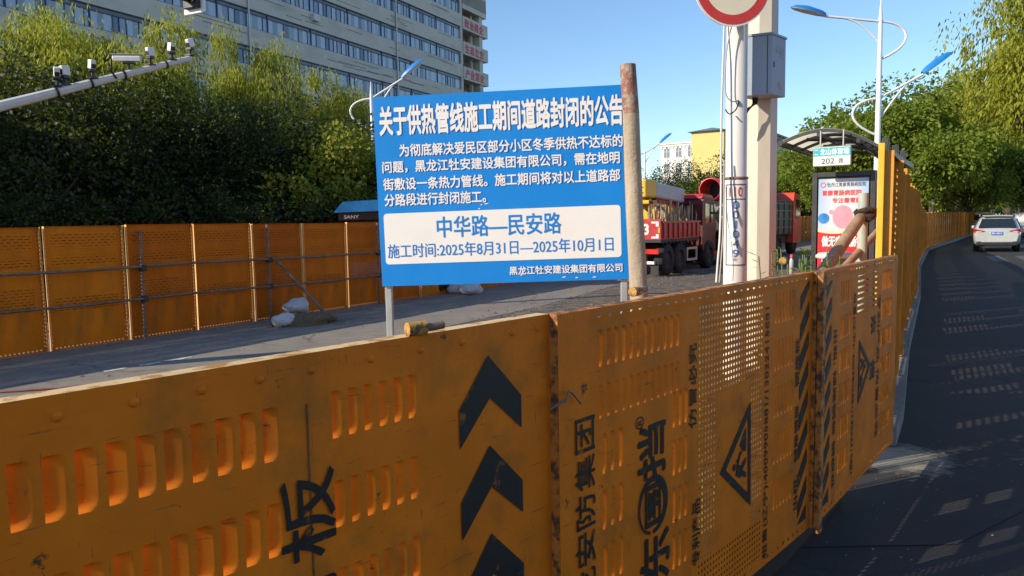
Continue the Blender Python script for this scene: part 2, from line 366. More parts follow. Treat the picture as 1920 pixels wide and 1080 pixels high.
# --- first low panel (chevrons, big brush character); its left part leaves the picture
p1=thing('construction_barrier','nearest low orange barrier panel with black chevron arrows and rows of pressed vents','barrier',NF[0]-d1*W+back*.03+Vector((0,0,ZB)),ang,'low orange panels lying on their long side')
s=MB(); X=lambda u:W-u; Z=lambda v:v-ZB; LV=[]
for r_ in range(5):
    zt=1.302-r_*.187
    for k in range(12): 
        x=X(.851+k*.0457); 
        if x>.05: LV.append((x-.004,Z(zt-.098),.038,.104,.0170))
    for k in range(6): LV.append((X(.702)+k*.0402,Z(zt+.012-.098),.030,.098,.0128))
def vents(s,W,H,zones,LV):
    plate(s,W,H,zones+[(a,a+c,b,b+d_,-1) for a,b,c,d_,_ in LV])
    for v_ in LV: louvre(s,*v_)
vents(s,W,PH,[],LV); s.build('plate',ORANGE,p1)
fr=MB(); frame(fr,W,PH,.042); fr.build('rim',mat('faded_rim_paint',(.74,.52,.25),.6,var=.15,dirt=(.45,.22,.05),dscale=18,dlo=.52,dhi=.62),p1)
for u in (1.195,1.082,.968,.856,.745,.6,.46,.33,.15,.05,1.31,1.44,1.58):
    rv=MB(); rivet(rv,X(u),Z(1.366),.008); rv.build('rivet',ORANGE,p1)
ch=MB()
for k in range(4):
    o_=k*.228+ (0 if k else 0); 
    # arrow head with the legs cut at the panel pattern's angle
    pts=[(X(.244),1.322-o_),(X(.122),1.200-o_),(X(.122),1.113-o_),(X(.240),1.215-o_),(X(.347),1.108-o_),(X(.347),1.203-o_)]
    ch.add([(x,-.003,Z(v)) for x,v in pts],[(0,3,2,1),(0,5,4,3)])
ch.build('chevron',BLACK,p1)
tx=MB(); tx.text('板',X(.83),X(.705),Z(.985),Z(1.165),-.004,90,.010); tx.text('钢',X(.83),X(.705),Z(.76),Z(.94),-.004,90,.010); tx.build('lettering',BLACK,p1)
ln=MB(); ln.box(X(.7615),X(.7585),-.0028,-.0005,.05,Z(1.30)); ln.build('weld_seam',mat('dark_seam',(.16,.085,.03),.7,var=.5,scale=40),p1)
# --- second low panel
p2=thing('construction_barrier','middle low orange barrier panel with a sideways roadworks triangle and sideways company lettering','barrier',NF[0]+Vector((0,0,ZB)),ang,'low orange panels lying on their long side')
s=MB(); PF=(.79,1.325,.05,1.365-ZB)
zones=[(*PF,1),(.93,1.225,Z(.415),Z(1.01),0),(.16,1.80,PH-.05,PH-.022,2),(.16,1.80,.022,.045,2)]
LV=[]
for k in range(12):
    LV.append((.190+k*.0405,Z(1.228),.026,.108,.0115))
    LV.append((.190+k*.0405,Z(1.075),.025,.100,.009))
for r_ in range(5):
    for k in range(3):
        LV.append((.205+k*.043,Z(.905-r_*.17),.027,.12,.012))
        LV.append((.612+k*.040,Z(.955-r_*.165),.027,.12,.012))
    for k in range(6): LV.append((1.45+k*.036,Z(1.21-r_*.2),.022,.13,.009))
vents(s,W,PH,zones,LV); s.build('plate',[ORANGE,H_DOT,H_ROW],p2)
fr=MB(); frame(fr,W,PH,.042); fr.build('rim',RUSTY,p2)
tx=MB()
for i,c in enumerate('团集防安龙'): tx.text(c,.070,.162,Z(.995-i*.112),Z(1.095-i*.112),-.0035,90,.006)
tx.build('company_lettering',BLACK,p2); tx=MB(); tx.text('挡',.393,.560,Z(.818),Z(1.000),-.0035,90,.018)
tx.text('围',.435,.535,Z(.660),Z(.800),-.0035,90,.02); tx.text('东',.405,.590,Z(.455),Z(.632),-.0035,90,.018)
tx.text('R',.392,.416,Z(1.008),Z(1.026),-.0035,90,.01)
for cx,cz,rx,rz,th in ((.404,1.017,.024,.020,.004),(.485,.730,.090,.098,.017)):   # drawn rings
    n=28; vs=[]
    for k in range(n):
        t=2*math.pi*k/n
        for q in (0,1):
            tt=th*(1+.5*math.sin(t+1)) if th>.01 else th
            vs.append((cx+(rx-q*tt)*math.cos(t),-.0035,Z(cz+(rz-q*tt)*math.sin(t))))
    tx.add(vs,[(2*k,2*k+1,(2*k+3)%(2*n),(2*k+2)%(2*n)) for k in range(n) if not (th>.01 and k==20)])
tx.build('emblem',BLACK,p2); tx=MB(); tx.text('仿冒必究',.718,.770,Z(.925),Z(1.222),-.0035,90,.012); tx.build('warning_lettering',BLACK,p2); tx=MB(); tx.text('专利产品',.745,.800,Z(.42),Z(.66),-.0035,90,.012)
tx.build('warning_lettering',BLACK,p2); tx=MB(); tx.text('租售(辽宁):4009905881/13022415881',1.343,1.392,Z(.23),Z(1.288),-.0035,90,.01)
tx.build('phone_number',BLACK,p2); tx=MB(); tx.text('出租:',1.672,1.715,Z(.34),Z(.50),-.0035,90,.015); tx.build('rental_lettering',BLACK,p2); tx=MB(); tx.text('铺路钢板',1.672,1.715,Z(.56),Z(.82),-.0035,90,.015); tx.build('plate_lettering',BLACK,p2); tx=MB(); tx.text('钢板桩',1.672,1.715,Z(.90),Z(1.12),-.0035,90,.015); tx.build('lettering',BLACK,p2)
def tri_sign(mb,A,B,C,y,mi,mi2):
    """warning triangle drawn as a ring with a digging worker, B-C is the base"""
    A,B,C=[Vector((p[0],p[1])) for p in (A,B,C)]; g_=(A+B+C)/3
    P=[A,B,C]; Q=[g_+(p-g_)*.74 for p in P]
    for i in range(3):
        j=(i+1)%3; mb.add([(P[i].x,y,P[i].y),(P[j].x,y,P[j].y),(Q[j].x,y,Q[j].y),(Q[i].x,y,Q[i].y)],[(0,1,2,3)],mi)
    ex=(C-B); ey=A-(B+C)/2; o_=(B+C)/2
    def pt(a,b): q=o_+ex*a+ey*b; return (q.x,y,q.y)
    mb.add([pt(.05,.16),pt(.28,.16),pt(.22,.26),pt(.14,.36),pt(.09,.28)],[(0,1,2,3,4)],mi)      # heap
    for a,b,c,d in (((-.2,.16),(-.15,.16),(-.08,.34),(-.14,.34)),((-.05,.16),(0,.16),(-.06,.34),(-.12,.34)),((-.17,.33),(-.06,.31),(-.02,.45),(-.12,.50)),
                    ((-.06,.44),(-.03,.47),(.09,.36),(.07,.33)),((-.01,.47),(.01,.48),(.12,.22),(.10,.21))):
        mb.add([pt(*a),pt(*b),pt(*c),pt(*d)],[(0,1,2,3)],mi)
    n=10; mb.add([pt(-.03+.035*math.cos(2*math.pi*k/n),.55+.045*math.sin(2*math.pi*k/n)) for k in range(n)],[tuple(range(n))],mi)
tr=MB(); tri_sign(tr,(.955,Z(.705)),(1.222,Z(.505)),(1.215,Z(.930)),-.0035,0,0); tr.build('warning_triangle',BLACK,p2)
st=MB()
def stripes(st,x0,x1,z0,z1,step,th,rise,fl=1):
    z=z0-rise
    while z<z1:
        a=[(x0,z),(x1,z+rise),(x1,z+rise+th),(x0,z+th)] if fl>0 else [(x0,z+rise),(x1,z),(x1,z+th),(x0,z+rise+th)]
        a=[(x,min(max(q,z0),z1)) for x,q in a]
        if max(q for _,q in a)-min(q for _,q in a)>.02: st.add([(x,-.003,q) for x,q in a],[(0,1,2,3)])
        z+=step
stripes(st,1.722,1.822,.06,1.17,.135,.068,.105); st.build('hazard_stripe',BLACK,p2)
tk=MB(); tk.tube([(-.03,-.012,Z(1.16)),(-.005,-.03,Z(1.175)),(.02,-.02,Z(1.19)),(.045,-.012,Z(1.18)),(.075,-.02,Z(1.145))],.003,6); tk.tube([(-.05,-.008,Z(1.15)),(-.02,-.025,Z(1.168)),(.01,-.02,Z(1.165))],.003,6)
tk.build('tie_wire',SCAF,p2)
# --- third low panel, same sheet turned end for end
ang3=math.atan2(d3.y,d3.x); b3=Vector((-d3.y,d3.x,0)); W3=1.68
p3=thing('construction_barrier','third low orange barrier panel with slot openings and a rusty end post','barrier',NF[1]-b3*.018+Vector((0,0,ZB)),ang3,'low orange panels lying on their long side')
s=MB(); LV=[]
for r_ in range(6):
    zt=Z(1.33)-r_*.172
    for k in range(5): LV.append((.395+k*.042,zt-.118,.029,.115,.012+.002*((k+r_)%3)))
    for k in range(7): LV.append((1.275+k*.040,zt-.118,.028,.115,.017+.003*((k*2+r_)%3)))
zones=[(.72,1.14,Z(1.12),Z(1.335),2),(.1,W3-.05,PH-.045,PH-.02,3),(.1,W3-.05,.02,.045,3)]
vents(s,W3,PH,zones,LV); s.build('plate',[ORANGE,H_VS,H_HS,H_ROW],p3)
fr=MB(); frame(fr,W3,PH,.042); fr.build('rim',RUSTY,p3)
po=MB(); po.box(-.005,.046,-.03,-.002,-.02,PH+.004); po.build('end_post',RUSTY,p3,bevel=.004)
st=MB(); stripes(st,.115,.235,.06,1.15,.135,.068,.105); st.build('hazard_stripe',BLACK,p3)
tx=MB(); tx.text('租售(辽宁): 4009905881/13022415881',.630,.680,Z(.28),Z(1.25),-.0035,-90,.01); tx.text('出租: 铺路钢板 钢板桩',.285,.335,Z(.3),Z(1.1),-.0035,-90,.015)
tx.text('专利产品 仿冒必究',1.17,1.235,Z(.35),Z(1.2),-.0035,-90,.015)
for i,c in enumerate('东围挡'): tx.text(c,1.02,1.13,Z(.98-i*.13),Z(1.09-i*.13),-.0035,-90,.03) if i!=1 else None
tx.build('lettering',BLACK,p3)
tr=MB(); tri_sign(tr,(1.02,Z(.81)),(.765,Z(.99)),(.765,Z(.63)),-.0035,0,0); tr.build('warning_triangle',BLACK,p3)

# --- stubs of scaffold tube that hold the low panels from behind
def stub(px,py,Y,label,flange=True,ln=.075,rz=None):
    p=at(px,py,Y); rz=ang+.1 if rz is None else rz
    t=thing('scaffold_tube',label,'scaffold tube',p,rz,'tube stubs behind the low panels')
    mb=MB(); mb.tube([(-.015,0,0),(.03,0,0)],.0165,12); mb.build('coupler',mat('rusty_coupler',(.5,.27,.05),.7,var=.4,scale=30,dirt=(.12,.06,.03),dscale=25,dlo=.5,dhi=.6),t)
    mb=MB(); mb.tube([(.03,0,0),(ln,.0,.004)],.0095,10); mb.build('tube',SCAF,t)
stub(775,617,1.66,'rusty tube stub with yellow end cap above the chevron panel',rz=.55)
stub(1190,547,2.56,'rusty tube stub with yellow end at the foot of the leaning log',ln=.08,rz=.9)
stub(1468,489,3.40,'yellow tube stub beside the weeds and the red capped bottle',ln=.09,rz=1.1)

# --- upright panel used by both long fences (inner face -y)
ORD=['first','second','third','fourth','fifth','sixth','seventh','eighth','ninth','tenth','eleventh','twelfth','thirteenth','fourteenth','fifteenth','sixteenth','seventeenth','eighteenth','nineteenth','twentieth']
def ordinal(n):
    if n<=20: return ORD[n-1]
    T=['twenty','thirty','forty','fifty','sixty','seventy','eighty'][n//10-2]
    return T+('-'+ORD[n%10-1] if n%10 else '') if n%10 else {'twenty':'twentieth','thirty':'thirtieth','forty':'fortieth','fifty':'fiftieth','sixty':'sixtieth','seventy':'seventieth','eighty':'eightieth'}[T]
def upright(W,H,seed,kind):
    t=thing('barricade','x','barricade'); s=MB(); rg=random.Random(seed)
    zn=[(.018,.045,.06,H-.06,2),(W-.045,W-.018,.06,H-.06,2),(.06,W-.06,.02,.045,2)]
    if kind=='site':
        zn+=[(.10,W-.10,H*.68,H*.95,1),(.10,W-.10,H*.33,H*.52,1) if seed%2 else (.10,W-.10,H*.30,H*.42,1)]
    else:
        zn+=[(.10,W*.30,H*.12,H*.9,3),(W*.36,W*.64,H*.60,H*.88,3),(W*.36,W*.64,H*.10,H*.34,3),(W*.70,W-.10,H*.55,H*.9,3)]
    plate(s,W,H,zn)
    if kind=='site':
        for k in range(11): s.box(.09,W-.09,-.004,.0-.001,H*.70+k*.036,H*.70+k*.036+.012)
    s.build('plate',[ORANGE2,H_LV,H_ROW,H_BIG,H_VS],t)
    for x in (0,W-.004):
        f=MB(); f.box(x,x+.004,-.055,-.001,0,H); f.build('flange',mat('pale_flange_paint',(.80,.46,.15),.55,var=.1) if kind=='site' else mat('ochre_lit_paint',(.62,.27,.02),.55,var=.2),t)  # road flanges painted yellower to stand for sunlit edges
    f=MB(); f.box(.004,W-.004,-.03,-.001,H-.004,H); f.build('top_rim',ORANGE2,t)
    if kind=='road':
        tx=MB(); tx.add([],[]); stripes(tx,W*.66,W*.69,.1,H-.1,.13,.06,.03); tx.build('hazard_stripe',BLACK,t)
    return t
PW=1.09; PITCHW=1.13; SH=1.70
protos=[upright(PW,SH,i,'site') for i in range(2)]
aD=math.atan2(D.y,D.x); used=set(); k=0
for i in range(-9,58):
    pos=LF0+D*(i*PITCHW+.02)
    if i<-1 : pass
    pr=protos[i%2]; o=pr if i%2 not in used else copy_tree(pr); used.add(i%2)
    o.location=pos+PN*(.012*math.sin(i*2.3)); o.rotation_euler=(R(.4*math.sin(i*1.7)),0,aD+R(.8*math.sin(i*3.1))); 
    hh=1+.006*math.sin(i*1.3); o.scale=(1,1,hh)
    k+=1
    o['label']=(ordinal(i+2) if i>=-1 else 'out of frame '+ordinal(-1-i))+' orange panel from the left in far fence across closed street'
    o['group']='upright panels of the far fence'
# scaffold posts, two rails, braces of the far fence
def fence_off(t,off,z): p=LF0+D*t+PN*off; return Vector((p.x,p.y,z))
def tsolve(px): # distance along the far fence seen at image column px
    best=min((abs(960+F*((LF0+D*(t*.01)).x)/((LF0+D*(t*.01)).y)-px),t*.01) for t in range(-800,6000)); return best[1]
for k,(px,lab) in enumerate(((258,'scaffold post behind the rails right of the second far panel joint'),(497,'scaffold post where the slanting brace meets the upper rail'),(703,'scaffold post close to the left edge of the blue notice board'))):
    t=tsolve(px); b=fence_off(t,.10,0); q=thing('scaffold_post',lab,'scaffold post',b,aD,'scaffold posts of the far fence')
    mb=MB(); mb.tube([(0,0,0),(.01,0,1.62 if k==0 else 1.68)],.024,10); mb.build('tube',SCAF,q)
    for z in (.60,1.06):
        c=MB(); c.box(-.045,.045,-.075,.03,z-.045,z+.045); c.build('coupler',mat('coupler_iron',(.06,.05,.045),.6,.4,var=.3),q,bevel=.012)
for z,lab in ((1.12,'upper long scaffold rail along the far fence'),(.64,'lower long scaffold rail along the far fence')):
    mb=MB(); mb.tube([fence_off(-7+i*1.5,.155,z-.012*(i%3)-.004*i) for i in range(16)],.02,10)
    solo(mb,'scaffold_rail',SCAF,lab,'scaffold rail',None)
t1=tsolve(503); 
mb=MB(); mb.tube([fence_off(t1,.2,1.08),fence_off(t1+.35,1.15,.02)],.024,10); solo(mb,'scaffold_brace',SCAF,'slanting scaffold brace running down from the far fence to the soil heap','scaffold brace')
mb=MB(); mb.tube([gnd(0,735,.012),gnd(110,728,.012),gnd(160,722,.012),gnd(205,718,.012)],.012,6); solo(mb,'cable',mat('red_cable',(.35,.12,.1),.6),'thin reddish cable lying along the shadow on the closed street','cable')
# sacks and the heap
def blob(mb,c,sx,sy,sz,seed,rz=0,amp=.16):
    rg=np.random.RandomState(seed); ph=rg.rand(6)*6; n=18; mm=11; vs=[]; fs=[]
    for i in range(mm+1):
        th=math.pi*i/mm
        for k in range(n):
            f=2*math.pi*k/n; x,y,z=math.sin(th)*math.cos(f),math.sin(th)*math.sin(f),math.cos(th)
            q=1+amp*(math.sin(3*x+ph[0]+4*z)+math.sin(4*y+ph[1]+3*x)+.6*math.sin(7*z+5*y+ph[2])+.5*math.sin(9*x+ph[3]))/2
            x,y,z=x*sx*q,y*sy*q,max(z,-.75)*sz*q
            vs.append((c[0]+x*math.cos(rz)-y*math.sin(rz),c[1]+x*math.sin(rz)+y*math.cos(rz),c[2]+z))
    for i in range(mm):
        for k in range(n): a=i*n+k; b=i*n+(k+1)%n; fs.append((a,a+n,b+n,b))
    mb.add(vs,fs,0,True)
SACK=mat('white_woven_sack',(.58,.58,.58),.75,var=.12,scale=20,bump=1.0,bscale=9,dirt=(.42,.40,.37),dscale=6,dlo=.5,dhi=.7)
HEAPM=mat('brown_soil_heap',(.17,.11,.06),.95,var=.4,scale=30,bump=1,bscale=30)
def sack(px,py,sx,sy,sz,seed,lab,grp='white sacks by the far fence',lift=0):
    c=gnd(px,py); mb=MB(); blob(mb,(c.x,c.y,sz*.72+lift),sx,sy,sz,seed,seed*.7); solo(mb,'sack',SACK,lab,'sack',grp)
sack(533,612,.20,.15,.13,1,'small white sack left of the brown soil heap')
sack(558,600,.30,.2,.15,2,'white sack lying on the brown soil heap below the brace',lift=.12)
mb=MB(); c=gnd(574,607); blob(mb,(c.x,c.y,.02),.50,.34,.16,3,.6,.2); 
for i in range(60):
    a=random.Random(i); t=a.uniform(0,6.28); r_=a.uniform(.05,.62); p=Vector((c.x+r_*math.cos(t),c.y+r_*.7*math.sin(t),.16*(1-r_/.7)+.03)); q=Vector((a.uniform(-.1,.1),a.uniform(-.1,.1),a.uniform(-.01,.05)))
    mb.tube([p-q,p+q],.004,4,0,False)
solo(mb,'soil_heap',HEAPM,'brown heap of soil and straw at the foot of the brace','soil heap')
sack(858,549,.24,.2,.17,5,'left white sack of the pile seen under the notice board')
sack(885,552,.30,.22,.16,6,'right white sack of the pile seen under the notice board')
sack(872,547,.26,.2,.16,7,'topmost white sack of the pile seen under the notice board',lift=.22)
sack(1500,447,.5,.4,.28,8,'left white sack by the far fence right of the lorries')
sack(1520,446,.55,.4,.30,9,'right white sack by the far fence right of the lorries')
# --- roadside fence of upright panels
def road_pts(step):
    out=[]; i=0; p=ROADF[0].copy(); out.append(p.copy()); 
    segs=[(a,b) for a,b in zip(ROADF[:-1],ROADF[1:])]; rem=step; cur=p
    while segs:
        a,b=segs[0]; L=(b-cur).length
        if L<rem: rem-=L; cur=b; segs.pop(0); continue
        cur=cur+(b-cur).normalized()*rem; rem=step; out.append(cur.copy())
    return out
rp_=road_pts(1.12); pr=upright(1.09,1.90,3,'road'); n=0
for a,b in zip(rp_[:-1],rp_[1:]):
    o=pr if n==0 else copy_tree(pr); d=(b-a); rg=random.Random(n)
    o.location=(a.x,a.y,.165-.0005*n+rg.uniform(-.012,.012)); o.rotation_euler=(R(rg.uniform(-.8,.8)),0,math.atan2(d.y,d.x)+R(rg.uniform(-1,1)))
    y=a.y; f=1.0
    if y>22: f=max(.84,1-(y-22)*.02)
    if y>36: f=.86
    o.scale=(d.length/1.12*(.972 if n else 1),1,f)
    o['label']=ordinal(n+1)+' upright orange panel of the roadside fence counted from the bus shelter'; o['group']='upright panels of the roadside fence'; n+=1
# bright yellow edge post where the upright fence begins
e0=ROADF[0]; ee=(ROADF[1]-ROADF[0]).normalized(); 
q=thing('fence_post','bright yellow square post at the start of the upright roadside fence','fence post',(e0.x-.02*ee.x,e0.y-.02*ee.y,0),math.atan2(ee.y,ee.x))
mb=MB(); mb.box(-.03,.0,-.016,.022,.1,2.12); mb.build('shaft',YELLOW,q,bevel=.004)
mb=MB(); mb.box(-.05,-.0285,-.012,.018,1.28,1.34); mb.build('coupler',SCAF,q,bevel=.006)

# ------------------------------------------------------------------ notice board, log, poles
BLUE=mat('blue_sign_film',(.001,.225,.68),.42,var=.05,scale=3,dirt=(.01,.25,.68),dscale=3,dlo=.55,dhi=.9,bump=.10,bscale=5)
SIGNW=mat('white_sign_film',(.84,.81,.77),.5,var=.03)
BL=at(717,537,4.75); BR=at(1182,523,4.62); bw=(BR.xy-BL.xy).length
nb=thing('notice_board','blue road closure notice board with white Chinese text on two steel legs','notice board',(BL.x,BL.y,0),math.atan2(BR.y-BL.y,BR.x-BL.x))
tilt=math.atan2(BR.z-BL.z,bw); BW=1.565; BH=1.185; TM=Matrix.Translation((0,0,BL.z))@Matrix.Rotation(-tilt,4,'Y')
mb=MB(); mb.box(0,BW,0,.018,0,BH,0,TM); mb.build('face',BLUE,nb)
mb=MB(); n=6; x0,x1,z0,z1,r_=.02*BW,.97*BW,(1-.883)*BH,(1-.612)*BH,.022; P=[]
for cx,cz,a0 in ((x1-r_,z1-r_,0),(x0+r_,z1-r_,90),(x0+r_,z0+r_,180),(x1-r_,z0+r_,270)):
    for k in range(n+1): t=R(a0+90*k/n); P.append((cx+r_*math.cos(t),cz+r_*math.sin(t)))
mb.add([TM@Vector((x,-.002,z)) for x,z in P],[tuple(range(len(P)))[::-1]]); mb.build('white_field',SIGNW,nb)
def bt(mb,t,u0,u1,v0,v1,bold): mb.text(t,u0*BW,u1*BW,(1-v1)*BH,(1-v0)*BH,-.0035,0,bold,0,TM)
mb=MB(); bt(mb,'关于供热管线施工期间道路封闭的公告',.022,.99,.047,.205,.034); mb.build('heading',SIGNW,nb)
mb=MB(); bt(mb,'为彻底解决爱民区部分小区冬季供热不达标的',.098,.985,.250,.316,.022); bt(mb,'问题，黑龙江牡安建设集团有限公司，需在地明',.025,.972,.336,.400,.022)
bt(mb,'街敷设一条热力管线。施工期间将对以上道路部',.025,.972,.425,.490,.022); bt(mb,'分路段进行封闭施工。',.027,.44,.508,.574,.022); mb.build('body_text',SIGNW,nb)
mb=MB(); bt(mb,'中华路—民安路',.235,.735,.637,.750,.012); bt(mb,'施工时间:2025年8月31日—2025年10月1日',.03,.938,.775,.850,.004); mb.build('date_lettering',BLUE,nb)
mb=MB(); bt(mb,'黑龙江牡安建设集团有限公司',.522,.972,.915,.960,.02); mb.build('company_name',SIGNW,nb)
for x in (.012,BW-.055):
    mb=MB(); mb.box(x,x+.042,.02,.06,0,BL.z+BH-.04); mb.build('leg',GALV,nb,bevel=.004)
mb=MB()
for z in (.03,BH-.07): mb.box(.055,BW-.056,.0195,.05,z,z+.035,0,TM)
mb.build('cross_bar',GALV,nb)
mb=MB(); chip=random.Random(3)
for u,v in ((.60,.955),(.57,.962),(.79,.985),(.86,.985),(.74,.98),(.41,.605),(.42,.585),(.44,.58)):
    x=u*BW; z=(1-v)*BH; a=.012*chip.uniform(.6,1.5); mb.add([TM@Vector(p) for p in ((x-a,-.003,z),(x,-.003,z-.003),(x+a,-.003,z+.002),(x,-.003,z+.005))],[(0,1,2,3)])
mb.build('paint_chip',SIGNW,nb)
# the log that leans against it
A=at(1197,548,4.40); B=at(1177,122,4.46); d=(B-A); base=A-d*(A.z/d.z); mb=MB(); rg=random.Random(2)
pts=[base+(B-base)*(i/9)+Vector((rg.uniform(-.006,.006),rg.uniform(-.006,.006),0)) for i in range(10)]
lg=thing('log_post','debarked log post with red painted top at the right edge of the notice board','log post',base)
mb.tube(pts[:9],[.058-.0012*i for i in range(9)],14); mb.build('trunk',mat('grey_log_wood',(.42,.335,.24),.85,var=.25,scale=12,stretch=(1,1,.15),dirt=(.2,.14,.09),dscale=7,dlo=.55,dhi=.7,bump=.5,bscale=40),lg,world=True)
mb=MB(); mb.tube([pts[8],pts[9]],[.0485,.0465],14); mb.build('painted_top',mat('red_worn_paint',(.27,.11,.085),.8,var=.3,scale=20,dirt=(.38,.3,.22),dscale=25,dlo=.46,dhi=.58,bump=.4),lg,world=True)

# the white pole with its number
pp=gnd(1379,0,0) if False else at(1378,525,7.6); pp=Vector((pp.x,pp.y,0))
wp=thing('signal_pole','round white pole with a blue vertical number reading 0010494 style digits','pole',pp); wp.rotation_euler=(0,0,-.42); wp['label']='round white steel pole with red 110 and blue digits 001049'
mb=MB(); mb.lathe([(.118,0),(.118,2.02),(.112,2.03),(.104,2.04),(.098,6.2),(0.0005,6.2)],(0,0,0),24); mb.build('shaft',WHITE,wp)
mb=MB(); mb.lathe([(.113,2.035),(.122,2.037),(.122,2.06),(.104,2.062)],(0,0,0),24); mb.build('collar',mat('brown_band',(.2,.13,.09),.7),wp)
PLW=mat('plate_white',(.80,.78,.74),.4,var=.03); RED=mat('red_print',(.62,.05,.045),.5,var=.08); BLU=mat('blue_print',(.06,.16,.42),.5,var=.08)
def curved(mb,t,a0,a1,z0,z1,r,bold,mi=0):      # lettering wrapped on the pole, angle measured from -y
    vs,fs=glyphs(t,bold); mb.add([((r+l*.0001)*math.sin(a0+x*(a1-a0)),-(r+l*.0001)*math.cos(a0+x*(a1-a0)),z0+y*(z1-z0)) for x,y,l in vs],fs,mi)
zt=at(1378,345,7.5).z; zb=at(1378,498,7.5).z
mb=MB(); n=12
def cyl(mb,a0,a1,z0,z1,r):
    vs=[(r*math.sin(a0+(a1-a0)*k/n),-r*math.cos(a0+(a1-a0)*k/n),z) for k in range(n+1) for z in (z0,z1)]
    mb.add(vs,[(2*k,2*k+2,2*k+3,2*k+1) for k in range(n)],0,True)
for a0,a1,z0,z1 in ((-.75,1.15,zt-.012,zt),(-.75,1.15,zb,zb+.012),(-.75,-.66,zb,zt),(1.06,1.15,zb,zt),(-.75,1.15,zt-.155,zt-.145)): cyl(mb,a0,a1,z0,z1,.1205)
mb.build('plate_border',mat('grey_print',(.12,.13,.16),.5),wp)
mb=MB(); curved(mb,'110',-.42,.72,zt-.125,zt-.03,.1205,.01); mb.build('red_digits',RED,wp)
mb=MB(); ztop=zt-.168; hh=.080; stp=.097
for i,c in enumerate('001049'): curved(mb,c,*((.06,.26) if c=='1' else (-.10,.42)),ztop-i*stp-hh,ztop-i*stp,.1205,.004)
mb.build('blue_digits',BLU,wp)
mb=MB(); curved(mb,'安',-.05,.3,zb+.045,zb+.075,.1205,0); curved(mb,'公',-.05,.3,zb+.085,zb+.11,.1205,0); mb.build('small_lettering',mat('grey_print',(0,0,0)),wp)
# no-entry style round sign on top of it
sg=at(1374,-28,7.35); ts=thing('road_sign','round white road sign with a wide red rim on the white pole','road sign',sg,.12)
sr=.385
mb=MB(); mb.lathe([(sr,.012),(sr,0),(.0005,0)],(0,0,0),48,axis='y',smooth=False); mb.lathe([(.0005,.012),(sr,.012)],(0,0,0),48,axis='y',smooth=False); mb.build('plate',SIGNW,ts)
mb=MB(); mb.lathe([(sr*.955,-.002),(sr*.72,-.002)],(0,0,0),48,axis='y',smooth=False); mb.build('red_rim',RED,ts)
mb=MB(); mb.lathe([(sr*.72,-.0025),(.0005,-.0025)],(0,0,0),48,axis='y',smooth=False); mb.build('centre',mat('cream_reflective',(.86,.76,.56),.4,var=.03),ts)
mb=MB(); mb.box(-.04,.04,.012,.16,-.1,.1); mb.build('bracket',GALV,ts)
# tall octagonal pole
op=at(1424,520,8.2); op=Vector((op.x,op.y,0)); oc=thing('lamp_mast','tall octagonal beige pole carrying the grey cabinet','pole',op)
mb=MB(); vs=[]; 
for z,r_ in ((0,.172),(9,.15)):
    for k in range(8): t=2*math.pi*(k+.35)/8; vs.append((r_*math.cos(t),r_*math.sin(t),z))
mb.add(vs,[(k,(k+1)%8,(k+1)%8+8,k+8) for k in range(8)]+[tuple(range(8,16))]); mb.build('shaft',CREAMW,oc)
mb=MB(); mb.box(-.25,.25,-.25,.25,0,.03); mb.build('base_plate',GALV,oc)
# grey cabinet
cf=at(1447,122,7.72); ca=-.62
cb=thing('junction_cabinet','grey steel cabinet fixed high on the octagonal pole','cabinet',(cf.x,cf.y,cf.z),0)
# front-left face runs from the right front edge to the left; the right face goes back
zt_=at(1447,64,7.72).z-cf.z; zb_=at(1447,176,7.72).z-cf.z
pl=at(1384,122,7.86)-cf; pl.z=0; pr_=Vector((.34*math.sin(.75),.34*math.cos(.75),0)); ex=pl.normalized()
GREYC=mat('grey_cabinet_paint',(.34,.40,.49),.55,var=.05,spec=.15); GREYD=mat('grey_cabinet_paint_side',(.38,.41,.46),.4,var=.05)
bk=pl+pr_
mb=MB(); f4=[Vector((0,0,0)),pl,bk,pr_]; mb.add([(*p.xy,z) for z in (zb_,zt_) for p in f4],[(0,1,2,3),(4,7,6,5),(0,4,5,1),(1,5,6,2),(2,6,7,3),(3,7,4,0)]); mb.build('body',GREYC,cb,bevel=.006)
mb=MB(); cN=(f4[0]+f4[1]+f4[2]+f4[3])/4
cap=[cN+(p-cN)*1.05 for p in f4]; mb.add([(*p.xy,z) for z in (zt_+.001,zt_+.022) for p in cap],[(0,1,2,3),(4,7,6,5),(0,4,5,1),(1,5,6,2),(2,6,7,3),(3,7,4,0)]); mb.build('lid',GREYC,cb)
nr=Vector((pr_.y,-pr_.x,0)).normalized(); up=Vector((0,0,1))
mb=MB(); o_=pr_*.10+nr*.003
for z,s_ in ((.015,.028),): mb.add([o_+up*(z-s_),o_+pr_.normalized()*.04+up*(z-s_),o_+pr_.normalized()*.04+up*(z+s_),o_+up*(z+s_)],[(0,1,2,3)])
mb.build('lock',BLACKP,cb)
mb=MB()
for t,a,z,h in (('业主',.62,.16,.10),('单位',.30,.17,.06),('电箱',.5,-.18,.08)):
    vs,fs=glyphs(t,0.02); mb.add([pr_*(a+x*.28)+nr*(.004+l*.0001)+up*(z+y*h-h/2) for x,y,l in vs],fs)
mb.build('stencil_lettering',mat('pale_stencil',(.5,.5,.5),.6),cb)
gl=pl.normalized(); nf=Vector((-pl.y,pl.x,0)).normalized(); nf=nf if nf.y<0 else -nf
mb=MB(); o_=pl*.115+nf*.002; mb.add([o_+up*(zb_+.01),o_+gl*.008+up*(zb_+.01),o_+gl*.008+up*(zt_-.01),o_+up*(zt_-.01)],[(0,1,2,3)]); mb.build('door_gap',BLACKP,cb)
mb=MB(); 
